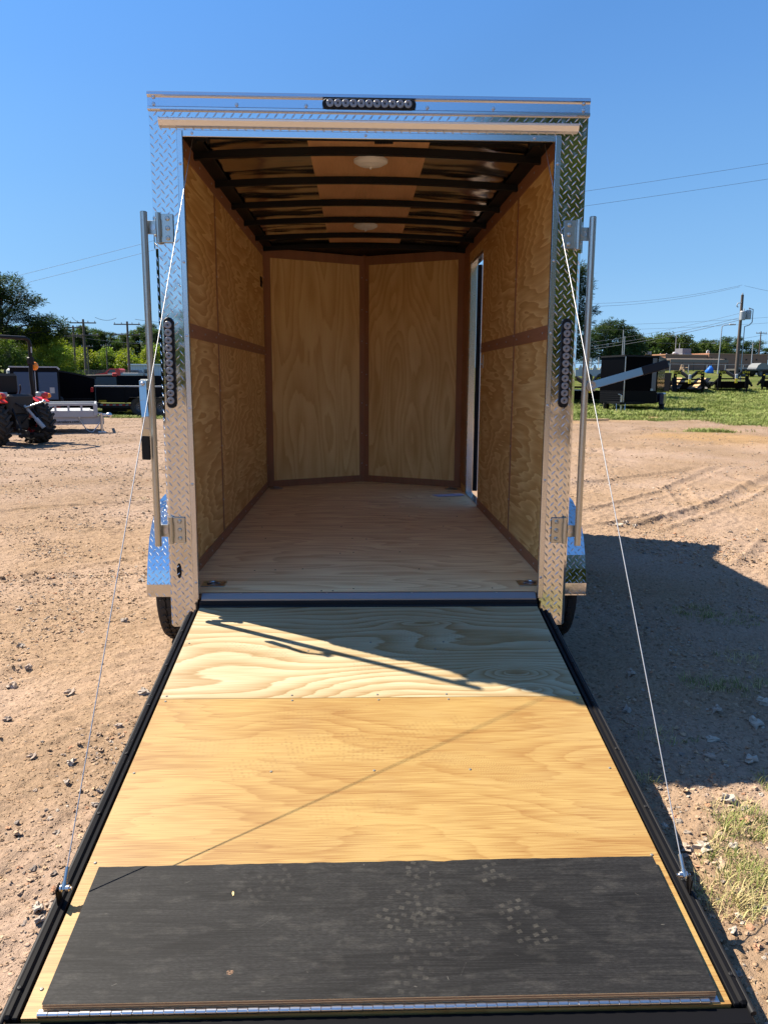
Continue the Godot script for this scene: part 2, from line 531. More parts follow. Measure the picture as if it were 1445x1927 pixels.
func build_ground() -> void:
	g1 = noise(3, 0.28, 2)
	g2 = noise(5, 1.4, 2)
	g3 = noise(8, 6.0, 2)
	g4 = noise(9, 15.0, 2)
	var xs := PackedFloat64Array()
	var zs := PackedFloat64Array()
	var x := -3.4
	while x < 4.4:
		xs.append(x); x += 0.02
	var st := 0.02
	while x < 600.0:
		xs.append(x); st *= 1.035; x += st
	x = -3.4 - 0.02
	st = 0.02
	var left := []
	while x > -600.0:
		left.append(x); st *= 1.035; x -= st
	left.reverse()
	xs = PackedFloat64Array(left) + xs
	var z := 2.6
	while z > -5.6:
		zs.append(z); z -= 0.02
	st = 0.02
	while z > -900.0:
		zs.append(z); st *= 1.022; z -= st
	z = 2.62
	st = 0.02
	var back := []
	while z < 300.0:
		back.append(z); st *= 1.08; z += st
	back.reverse()
	zs = PackedFloat64Array(back) + zs
	var nx := xs.size()
	var nz := zs.size()
	var v := PackedVector3Array()
	var n := PackedVector3Array()
	var u := PackedVector2Array()
	var c := PackedColorArray()
	var id := PackedInt32Array()
	v.resize(nx * nz); n.resize(nx * nz); u.resize(nx * nz); c.resize(nx * nz)
	var tone := noise(21, 0.5, 3)
	var tone2 := noise(22, 0.11, 2)
	var tan := Color(0.392, 0.269, 0.174)
	var pinkish := Color(0.372, 0.268, 0.200)
	var orange := Color(0.39, 0.24, 0.105)
	var lawn := Color(0.105, 0.140, 0.030)
	var dry := Color(0.22, 0.20, 0.07)
	for b in nz:
		for a in nx:
			var px := xs[a]
			var pz := zs[b]
			var k := b * nx + a
			v[k] = Vector3(px, ground_y(px, pz), pz)
			u[k] = Vector2(px, pz)
			var t := tone.get_noise_2d(px, pz)
			var t2 := tone2.get_noise_2d(px, pz)
			var col := tan.lerp(pinkish, clampf(0.35 + t * 0.9 + 0.5 * smooth(-4.0, -12.0, pz) * smooth(1.0, -3.0, px), 0.0, 1.0))
			var o := smooth(-12.0, -15.0, pz) * smooth(4.0, 7.0, px) * clampf(0.5 + t2 * 2.0 + t, 0.0, 1.0)
			col = col.lerp(orange, o * 0.75)
			col = col * (1.0 + 0.22 * t + 0.12 * t2)
			var gr := grassy(px, pz) if pz < -14.0 else 0.0
			if pz < -95.0: gr = 1.0
			if gr > 0.0: col = col.lerp(lawn.lerp(dry, clampf(0.25 + t * 1.2, 0, 1)), gr)
			c[k] = Color(col.r, col.g, col.b, 1.0)
	for b in nz:
		for a in nx:
			var k := b * nx + a
			var l := v[k - 1] if a > 0 else v[k]
			var r := v[k + 1] if a < nx - 1 else v[k]
			var f := v[k - nx] if b > 0 else v[k]
			var g := v[k + nx] if b < nz - 1 else v[k]
			n[k] = (r - l).cross(f - g).normalized() * -1.0
			if n[k].y < 0.0: n[k] = -n[k]
			if a < nx - 1 and b < nz - 1:
				# rows run towards -z: seen from above counter-clockwise is k, k+1, k+nx+1
				id.append(k); id.append(k + nx + 1); id.append(k + 1)
				id.append(k); id.append(k + nx); id.append(k + nx + 1)
	var arr := []
	arr.resize(Mesh.ARRAY_MAX)
	arr[Mesh.ARRAY_VERTEX] = v
	arr[Mesh.ARRAY_NORMAL] = n
	arr[Mesh.ARRAY_TEX_UV] = u
	arr[Mesh.ARRAY_COLOR] = c
	arr[Mesh.ARRAY_INDEX] = id
	var m := ArrayMesh.new()
	m.add_surface_from_arrays(Mesh.PRIMITIVE_TRIANGLES, arr)
	# grit: sand, small pebbles and crumbs
	var S := 1024
	var im := Image.create(S, S, false, Image.FORMAT_RGB8)
	var hm := Image.create(S, S, false, Image.FORMAT_RGBA8)
	var f0 := noise(31, 1.0, 3)
	for yy in S:
		for xx in S:
			var t := TAU * xx / S
			var q := TAU * yy / S
			var s := f0.get_noise_3d(cos(t) * 9.0 + 3.0 * cos(q), sin(t) * 9.0 + 3.0 * sin(q), cos(q) * 9.0)
			var g := rng.randf()
			var k := clampf(0.86 + 0.10 * s + 0.14 * (g - 0.5), 0.0, 1.0)
			im.set_pixel(xx, yy, Color(k, k, k))
			var hh := clampf(0.35 + 0.16 * s + 0.16 * g, 0, 1)
			hm.set_pixel(xx, yy, Color(hh, hh, hh))
	for k in 6500:
		var cx := rng.randi() % S
		var cy := rng.randi() % S
		var r := 1.0 + 4.5 * pow(rng.randf(), 4.0)
		var sh := rng.randf_range(0.62, 1.0)
		var warm := rng.randf_range(0.9, 1.0)
		var col := Color(sh, sh * lerpf(1.0, warm, 0.5), sh * warm)
		for dy in range(-int(r) - 1, int(r) + 2):
			for dx in range(-int(r * 1.3) - 1, int(r * 1.3) + 2):
				var q := sqrt(pow(dx / (r * 1.3), 2.0) + pow(dy / r, 2.0))
				if q > 1.0: continue
				var ix := (cx + dx + S) % S
				var iy := (cy + dy + S) % S
				im.set_pixel(ix, iy, im.get_pixel(ix, iy).lerp(col, 0.75))
				var hq := clampf(0.5 + 0.45 * sqrt(1.0 - q * q), 0, 1)
				hm.set_pixel(ix, iy, Color(hq, hq, hq))
	hm.bump_map_to_normal_map(9.0)
	var gm := StandardMaterial3D.new()
	gm.vertex_color_use_as_albedo = true
	gm.albedo_texture = ImageTexture.create_from_image(im)
	gm.normal_enabled = true
	gm.normal_texture = ImageTexture.create_from_image(hm)
	gm.normal_scale = 1.3
	gm.roughness = 0.95
	gm.metallic_specular = 0.2
	gm.uv1_scale = Vector3(1.0 / 1.3, 1.0 / 1.3, 1)
	var o := one("ground", m, gm, "tan dirt yard with wheel tracks that turns to lawn further off", "")
	o.set_meta("kind", "structure")

func stone_mesh(sd: int, seg := 7, rings := 5) -> Mb:
	var b := nb().ball(Vector3.ZERO, Vector3(1, 0.55, 0.78), seg, rings, 0.75, sd)
	var f := nb()  # broken faces, flat shaded
	for k in range(0, b.i.size(), 3):
		var p := b.v[b.i[k]]
		f.face([p, b.v[b.i[k + 1]], b.v[b.i[k + 2]]], p)
	return f

func build_gravel() -> void:
	var sm := StandardMaterial3D.new()
	sm.vertex_color_use_as_albedo = true
	sm.roughness = 0.9
	sm.metallic_specular = 0.25
	M.stone = sm
	var clump := noise(41, 0.8, 2)
	var tints := [Color(0.37, 0.26, 0.165), Color(0.35, 0.25, 0.17), Color(0.32, 0.25, 0.195), Color(0.28, 0.235, 0.195), Color(0.21, 0.175, 0.15), Color(0.38, 0.325, 0.265), Color(0.36, 0.20, 0.12)]
	for kind in 3:
		var tr := []
		var cols := []
		for k in 60000:
			var x: float
			var z: float
			var far := k % 2 == 0
			if far:
				z = -2.0 - 22.0 * pow(rng.randf(), 1.2)
				x = rng.randf_range(-1.0, 1.0) * (2.5 - z * 0.62)
			else:
				x = rng.randf_range(-3.4, 3.2)
				z = rng.randf_range(-4.0, 2.4)
			if absf(x) < 0.86 and z > -0.2 and z < 2.2: continue
			var dens := 0.33 + clump.get_noise_2d(x, z) * 1.5
			if x < -2.0 and z < -6.0: dens += 0.45
			if x > 0.8 and z > 0.3 and x < 2.2: dens += 0.35
			if rng.randf() > dens: continue
			if z < -15.0 and grassy(x, z) > 0.4: continue
			var s := 0.003 + 0.010 * pow(rng.randf(), 4.0)
			if far: s = 0.005 + 0.015 * pow(rng.randf(), 3.5)
			var b := Basis.from_euler(Vector3(rng.randf_range(-0.3, 0.3), rng.randf() * TAU, rng.randf_range(-0.3, 0.3))).scaled(Vector3(s, s * rng.randf_range(0.6, 1.0), s))
			tr.append(Transform3D(b, Vector3(x, ground_y(x, z) + s * 0.12, z)))
			var c: Color = tints[rng.randi() % tints.size() if rng.randf() < 0.4 else rng.randi() % 2] * rng.randf_range(0.75, 1.12)
			cols.append(Color(c.r, c.g, c.b))
		var o := many("gravel", stone_mesh(50 + kind).mesh(), sm, tr, cols, self)
		tag(o, "small tan and grey pebbles strewn over the dirt yard", "", "", "stuff")
	# larger stones, one by one
	var shapes := []
	for k in 4: shapes.append(stone_mesh(70 + k, 10, 7).mesh())
	var spots := [[-1.69, -0.01, 0.035, 3], [-1.71, -0.25, 0.028, 2], [-1.04, 0.1, 0.035, 4], [-1.37, 0.1, 0.03, 3], [0.97, 1.35, 0.026, 2], [1.03, 1.34, 0.032, 5], [1.23, 1.07, 0.035, 5], [1.26, 1.14, 0.022, 4], [1.23, 1.2, 0.022, 6], [-0.91, 1.55, 0.018, 3], [-0.93, 1.58, 0.02, 5], [-0.9, 1.64, 0.018, 4], [0.94, 1.72, 0.015, 5], [1.04, 1.42, 0.028, 1], [1.13, 1.33, 0.02, 5], [1.3, 1.3, 0.03, 5], [0.96, 1.2, 0.018, 5], [1.15, 1.48, 0.015, 5], [0.98, 1.77, 0.015, 6], [1.02, 1.8, 0.016, 3], [-1.02, 1.2, 0.015, 4], [-1.1, 0.9, 0.018, 4], [-1.3, 0.7, 0.022, 2], [-1.05, 0.45, 0.02, 3], [-1.55, 0.35, 0.02, 2], [-1.9, -0.6, 0.03, 4], [-1.45, -1.0, 0.03, 4], [-2.2, -1.3, 0.03, 3], [-2.6, -0.8, 0.035, 2], [-1.6, -1.9, 0.03, 4], [-3.2, -2.6, 0.04, 3], [2.5, -3.9, 0.05, 5], [2.58, -3.97, 0.045, 4], [2.45, -4.0, 0.04, 2], [2.66, -3.93, 0.035, 5], [1.62, 0.5, 0.04, 5], [1.52, 0.36, 0.03, 3], [1.75, 0.3, 0.035, 5], [1.38, 0.62, 0.03, 5], [1.3, 0.78, 0.025, 3], [1.45, 0.8, 0.035, 5], [1.12, 0.35, 0.03, 4], [1.3, -0.1, 0.03, 3], [-0.95, 1.05, 0.016, 4], [-1.2, 1.3, 0.02, 6], [-1.14, 0.75, 0.024, 5], [1.36, 1.45, 0.018, 5], [1.08, 1.62, 0.014, 5]]
	for s in spots:
		var mm := StandardMaterial3D.new()
		var c: Color = tints[[0, 1, 2, 2, 3, 5, 6][s[3]]]
		mm.albedo_color = Color(c.r, c.g, c.b).linear_to_srgb()
		mm.roughness = 0.9
		if not M.has("stone_%d" % s[3]): M["stone_%d" % s[3]] = mm
		var side: String = "to the left of" if s[0] < 0.0 else "to the right of"
		var o := one("stone", shapes[rng.randi() % 4], M["stone_%d" % s[3]], "loose stone bigger than the gravel lying on the dirt %s the ramp" % side, "stone", Vector3(s[0], ground_y(s[0], s[1]) + s[2] * 0.3, s[1]), rng.randf() * TAU, "larger stones %s the ramp" % side)
		o.scale = Vector3.ONE * s[2] * 0.72

func blade_mesh(n: int, spread: float, hgt: float, wid: float, sd: int) -> ArrayMesh:
	var r := RandomNumberGenerator.new()
	r.seed = sd
	var mb := nb()
	for k in n:
		var a := r.randf() * TAU
		var p := Vector3(r.randf_range(-spread, spread), 0, r.randf_range(-spread, spread))
		var h := hgt * r.randf_range(0.5, 1.1)
		var lean := Vector3(cos(a), 0, sin(a)) * h * r.randf_range(0.3, 1.1)
		var side := Vector3(-sin(a), 0, cos(a)) * wid
		var m := p + lean * 0.4 + Vector3.UP * h * 0.62
		var t := p + lean + Vector3.UP * h * 0.9
		mb.face([p - side, p + side, m + side * 0.7, m - side * 0.7], -lean + Vector3.UP * 0.1)
		mb.face([m - side * 0.7, m + side * 0.7, t], -lean + Vector3.UP * 0.1)
	return mb.mesh()

func build_grass() -> void:
	var gm := StandardMaterial3D.new()
	gm.vertex_color_use_as_albedo = true
	gm.roughness = 0.7
	gm.metallic_specular = 0.25
	gm.backlight_enabled = true
	gm.backlight = Color(0.35, 0.4, 0.15)
	M.blade = gm
	var tr := []
	var cols := []
	# patches beside the ramp: x, z, radius, greenness, count
	for p in [[1.22, 1.21, 0.11, 0.85, 420], [1.38, 1.27, 0.12, 0.9, 260], [1.09, 1.39, 0.09, 0.8, 200], [1.13, 1.5, 0.10, 0.75, 260], [1.24, 1.5, 0.08, 0.9, 200], [0.98, 1.58, 0.10, 0.25, 170], [1.05, 1.6, 0.08, 0.3, 110], [1.44, 0.98, 0.06, 0.8, 60], [2.02, -1.08, 0.16, 0.8, 160], [2.2, -0.97, 0.2, 0.8, 150], [1.91, -0.21, 0.12, 0.1, 90], [1.59, 0.06, 0.1, 0.7, 120], [1.71, 0.13, 0.1, 0.8, 110], [1.86, 0.1, 0.06, 0.7, 60], [1.2, 0.6, 0.1, 0.4, 60], [0.97, 0.95, 0.06, 0.6, 40], [4.9, -4.7, 0.2, 0.7, 120], [-2.6, -5.6, 0.2, 0.5, 60]]:
		for k in int(p[4] * 0.38):
			var a := rng.randf() * TAU
			var r: float = p[2] * sqrt(rng.randf()) * rng.randf_range(0.7, 1.25)
			var x: float = p[0] + cos(a) * r
			var z: float = p[1] + sin(a) * r
			var s := rng.randf_range(0.55, 1.15)
			tr.append(Transform3D(Basis(Vector3.UP, rng.randf() * TAU).scaled(Vector3.ONE * s), Vector3(x, ground_y(x, z) - 0.004, z)))
			var green := Color(0.17, 0.20, 0.055)
			if rng.randf() > p[3] * 0.72: green = Color(0.42, 0.35, 0.17)
			green *= rng.randf_range(0.7, 1.25)
			cols.append(Color(green.r, green.g, green.b))
	tag(many("grass", blade_mesh(5, 0.014, 0.042, 0.0013, 4), gm, tr, cols, self), "sparse tufts of grass growing in the dirt beside the ramp", "", "", "stuff")
	tr = []
	cols = []
	for k in 60000:
		var z := -16.5 - 34.0 * pow(rng.randf(), 1.5)
		var x := rng.randf_range(-0.02, 0.62) * -z + rng.randf_range(0.0, 3.0)
		if k % 6 == 0:
			z = rng.randf_range(-30.0, -23.5)
			x = rng.randf_range(-14.0, -5.0)
		if rng.randf() > grassy(x, z): continue
		if k % 6 and x < 3.0: continue
		var s := rng.randf_range(0.6, 1.3) * lerpf(1.0, 1.6, smooth(-24, -45, z))
		if x > 8.0 and x < 14.5 and z < -26.0 and z > -30.0: s *= 1.6
		tr.append(Transform3D(Basis(Vector3.UP, rng.randf() * TAU).scaled(Vector3.ONE * s), Vector3(x, ground_y(x, z) - 0.01, z)))
		var green := Color(0.165, 0.225, 0.05).lerp(Color(0.27, 0.26, 0.10), clampf(rng.randf() * 0.8 + g2.get_noise_2d(x, z) * 0.5, 0, 1)) * rng.randf_range(0.75, 1.2)
		cols.append(Color(green.r, green.g, green.b))
	tag(many("lawn_grass", blade_mesh(8, 0.10, 0.10, 0.007, 6), gm, tr, cols, self), "rough lawn grass round the parked black trailers", "", "", "stuff")

# ---------------------------------------------------------------- the enclosed trailer
func make_materials() -> void:
	M.black = mat(0.006, 0.006, 0.007, 0.42, 0.0, 0.18)
	M.satin_black = mat(0.008, 0.008, 0.009, 0.55, 0.0, 0.35)
	M.rubber = mat(0.011, 0.011, 0.012, 0.6, 0.0, 0.35)
	M.tyre = mat(0.045, 0.040, 0.035, 0.9, 0.0, 0.3)
	M.zinc = mat(0.50, 0.50, 0.46, 0.33, 1.0)
	M.steel = mat(0.55, 0.55, 0.56, 0.3, 1.0)
	M.alu = mat(0.60, 0.61, 0.63, 0.24, 1.0)
	M.mill = mat(0.80, 0.80, 0.80, 0.42, 1.0)
	var tn := NoiseTexture2D.new()
	tn.noise = noise(61, 0.006, 2)
	tn.seamless = true
	tn.as_normal_map = true
	tn.bump_strength = 1.6
	tn.width = 512
	tn.height = 512
	M.tread = mat(0.62, 0.63, 0.64, 0.09, 1.0)
	var rt := NoiseTexture2D.new()  # dust and handling smudges
	rt.noise = noise(62, 0.012, 4)
	rt.seamless = true
	rt.width = 512
	rt.height = 512
	var rg := Gradient.new()
	rg.colors = PackedColorArray([Color(0.07, 0.07, 0.07), Color(0.10, 0.10, 0.10), Color(0.24, 0.24, 0.24)])
	rg.offsets = PackedFloat32Array([0.0, 0.55, 1.0])
	rt.color_ramp = rg
	M.tread.roughness = 1.0
	M.tread.roughness_texture = rt
	M.tread.normal_enabled = true
	M.tread.normal_texture = tn
	M.tread.normal_scale = 0.22
	M.tread.uv1_scale = Vector3(2.2, 2.2, 1)
	M.roof_under = mat(0.60, 0.54, 0.47, 0.17, 1.0)
	M.white = mat(0.6, 0.6, 0.58, 0.4)
	M.plastic = mat(0.88, 0.86, 0.82, 0.35)
	M.skin = mat(0.27, 0.27, 0.275, 0.3)
	M.cove = tex_mat(wood(256, 256, 0.6, 0.3, Color(0.40, 0.18, 0.090), Color(0.30, 0.125, 0.06), {"seed": 5, "fx": 0.6, "fy": 5.0, "amp": 2.0, "con": 0.3, "tone": 0.3, "fib": 0.25, "ff": 120.0}), 0.6, 0.6, 0.3)
	var fir_pale := Color(0.95, 0.67, 0.28)  # wall, nose and floor colours lifted above the ramp plywood to brighten the interior
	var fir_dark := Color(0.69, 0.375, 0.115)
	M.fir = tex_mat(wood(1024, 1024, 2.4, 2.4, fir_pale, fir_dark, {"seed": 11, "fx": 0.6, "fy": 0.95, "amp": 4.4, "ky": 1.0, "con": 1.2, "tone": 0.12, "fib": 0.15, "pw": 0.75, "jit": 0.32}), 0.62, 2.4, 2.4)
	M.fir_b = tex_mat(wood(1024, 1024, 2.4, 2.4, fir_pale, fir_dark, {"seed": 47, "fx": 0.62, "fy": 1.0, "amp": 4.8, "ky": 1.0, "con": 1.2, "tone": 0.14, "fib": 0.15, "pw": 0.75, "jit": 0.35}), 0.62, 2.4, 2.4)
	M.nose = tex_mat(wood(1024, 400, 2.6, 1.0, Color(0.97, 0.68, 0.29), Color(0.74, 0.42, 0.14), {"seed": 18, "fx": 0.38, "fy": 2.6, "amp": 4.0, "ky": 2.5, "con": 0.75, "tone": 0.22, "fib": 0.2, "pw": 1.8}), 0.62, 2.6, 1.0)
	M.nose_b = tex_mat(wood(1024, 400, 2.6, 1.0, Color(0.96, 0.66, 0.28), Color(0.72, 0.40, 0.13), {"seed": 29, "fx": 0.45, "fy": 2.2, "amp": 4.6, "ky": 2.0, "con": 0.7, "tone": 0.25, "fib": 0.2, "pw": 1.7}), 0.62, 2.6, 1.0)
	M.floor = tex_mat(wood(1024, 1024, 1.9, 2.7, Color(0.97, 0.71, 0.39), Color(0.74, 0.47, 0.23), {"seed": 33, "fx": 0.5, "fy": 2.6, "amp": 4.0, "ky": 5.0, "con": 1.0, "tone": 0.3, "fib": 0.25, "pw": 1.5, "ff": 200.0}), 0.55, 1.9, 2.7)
	M.luan = tex_mat(wood(512, 512, 2.0, 2.0, Color(0.76, 0.42, 0.20), Color(0.62, 0.32, 0.15), {"seed": 71, "fx": 0.5, "fy": 3.0, "amp": 2.0, "con": 0.3, "tone": 0.4, "fib": 0.3}), 0.6, 2.0, 2.0)
	M.ply_edge = mat(0.58, 0.38, 0.20, 0.8)
	M.ply_edge_dark = mat(0.26, 0.13, 0.06, 0.8)

func lens_bump() -> ArrayMesh:  # one raised bar of tread plate, 1 unit = its half length
	var mb := nb()
	var seg := 12
	var rows := []
	for r in 4:
		var row := []
		var f: float = [1.0, 0.8, 0.42, 0.0][r]
		var hgt: float = [0.0, 0.07, 0.11, 0.12][r]
		for s in seg:
			var a := TAU * s / seg
			var lx := cos(a)
			var ly := sin(a) * 0.23 * (1.0 - 0.45 * absf(lx))
			var nn := Vector3(lx * 0.15 * f, signf(ly) * 1.0 * f * absf(sin(a)), 1.0 - 0.45 * f)
			row.append(mb.vt(Vector3(lx * f, ly * f, hgt), nn, Vector2(lx, ly)))
		rows.append(row)
	for r in 3:
		for s in seg:
			var t := (s + 1) % seg
			mb.tri_i(rows[r][s], rows[r][t], rows[r + 1][t])
			mb.tri_i(rows[r][s], rows[r + 1][t], rows[r + 1][s])
	return mb.mesh()

var bump_mesh: ArrayMesh

func tread_on(parent: Node3D, o: Vector3, ex: Vector3, ey: Vector3, w: float, h: float) -> void:  # raised bars on the rectangle o + a ex + b ey
	var en := ex.cross(ey)
	var tr := []
	var p := 0.0365
	var hl := 0.0140
	for j in int(h / p) + 2:
		for i in int(w / p) + 2:
			for k in 2:
				var a := (i + 0.5 * k) * p + 0.012
				var b := (j + 0.5 * k) * p + 0.010
				if a > w - 0.006 or b > h - 0.006: continue
				var t := -0.95 if k == 0 else 0.82
				var x := (ex * cos(t) + ey * sin(t))
				var y := (-ex * sin(t) + ey * cos(t))
				tr.append(Transform3D(Basis(x * hl, y * hl, en * hl), o + ex * a + ey * b + en * 0.0002))
	many("tread_pattern", bump_mesh, M.tread, tr, [], parent)

func led_bar(parent: Node3D, ce: Vector3, along: Vector3, half: float, n: int) -> void:
	var side := Vector3(0, 0, 1).cross(along)
	var base := put("marker_light", nb().box(Vector3.ZERO, Vector3.ONE), M.satin_black, parent)
	var mb := nb()
	mb.xf = Transform3D(Basis(along, side, Vector3(0, 0, 1)), ce)
	var poly := PackedVector2Array()
	var r := 0.0208
	for k in 17: poly.append(Vector2(half - r + r * sin(PI * k / 16), -r * cos(PI * k / 16)))
	for k in 17: poly.append(Vector2(-half + r - r * sin(PI * k / 16), r * cos(PI * k / 16)))
	mb.prism(poly, 0.0, 0.012)
	for k in poly.size():
		var a := poly[k] * 1.0
		var b := poly[(k + 1) % poly.size()]
		mb.face([Vector3(a.x, a.y, 0.012), Vector3(b.x, b.y, 0.012), Vector3(b.x * 0.985, b.y * 0.86, 0.0165), Vector3(a.x * 0.985, a.y * 0.86, 0.0165)], Vector3(a.x * 0.1, a.y, 0.03))
	var top := PackedVector2Array()
	for q in poly: top.append(Vector2(q.x * 0.985, q.y * 0.86))
	mb.prism(top, 0.0120, 0.0165)
	base.mesh = mb.mesh()
	var lens: ArrayMesh = nb().lathe([Vector2(0.0160, 0), Vector2(0.0160, 0.0046), Vector2(0.0152, 0.0056), Vector2(0.0115, 0.0060), Vector2(0.0100, 0.0050), Vector2(0.0085, 0.0056), Vector2(0.0060, 0.0052), Vector2(0.0048, 0.0030), Vector2(0.0, 0.0030)], 20).mesh()
	var ring: ArrayMesh = nb().lathe([Vector2(0.0030, 0.002), Vector2(0.0030, 0.0058), Vector2(0.0022, 0.0068), Vector2(0, 0.0072)], 12).mesh()
	var eye: ArrayMesh = nb().lathe([Vector2(0.0045, 0), Vector2(0.0045, 0.0012), Vector2(0, 0.0015)], 10).mesh()
	var step := 0.0327
	for k in n:
		var o := put("lens", lens, M.lens, base)
		o.position = ce + along * ((k - (n - 1) * 0.5) * step) + Vector3(0, 0, 0.0165)
		o.rotation.x = PI / 2
		var e := put("lens_core", ring, M.satin_black, base)
		e.position = o.position
		e.rotation.x = PI / 2
	for s in [-1.0, 1.0]:
		var e := put("screw", eye, M.satin_black, base)
		e.position = ce + along * s * (half - 0.0105) + Vector3(0, 0, 0.0165)
		e.rotation.x = PI / 2

func screws(parent: Node3D, called: String, pts: Array, r: float, m: Material, turn := Vector3(PI / 2, 0, 0)) -> void:
	var s: ArrayMesh = nb().lathe([Vector2(r, 0), Vector2(r * 0.95, r * 0.25), Vector2(r * 0.7, r * 0.5), Vector2(r * 0.35, r * 0.55), Vector2(0.0, r * 0.4)], 10).mesh()
	for p in pts:
		var o := put(called, s, m, parent)
		o.position = p
		o.rotation = turn

func lock_bracket(parent: Node3D, y: float, s: float) -> void:  # s = -1 left, 1 right; the hinge plate, knuckle and strap that hold a lock rod
	var b := put("rod_bracket", nb().box(Vector3(s * 0.872, y, 0.0085), Vector3(0.058, 0.118, 0.005), 0.0015), M.zinc, parent)
	put("knuckle", nb().rod(Vector3(s * 0.905, y - 0.062, 0.016), Vector3(s * 0.905, y + 0.062, 0.016), 0.011, 14).rod(Vector3(s * 0.905, y - 0.034, 0.016), Vector3(s * 0.905, y + 0.034, 0.016), 0.0135, 14), M.zinc, b)
	var st := nb().box(Vector3(s * 0.936, y, 0.024), Vector3(0.072, 0.056, 0.004), 0.0012)
	st.box(Vector3(s * 0.968, y, 0.033), Vector3(0.006, 0.05, 0.024), 0.001)
	put("strap", st, M.zinc, b)
	var ring := nb()
	ring.xf = Transform3D(Basis.from_euler(Vector3(PI / 2, 0, 0)), Vector3(s * 0.926, y, 0.0262))
	ring.lathe([Vector2(0.0125, 0), Vector2(0.0125, 0.0022), Vector2(0.0098, 0.0022), Vector2(0.0098, 0.0004), Vector2(0, 0.0004)], 20)
	put("bushing", ring, M.steel, b)
	screws(b, "bolt", [Vector3(s * 0.866, y + 0.04, 0.011), Vector3(s * 0.866, y, 0.011), Vector3(s * 0.866, y - 0.04, 0.011)], 0.0105, M.zinc)

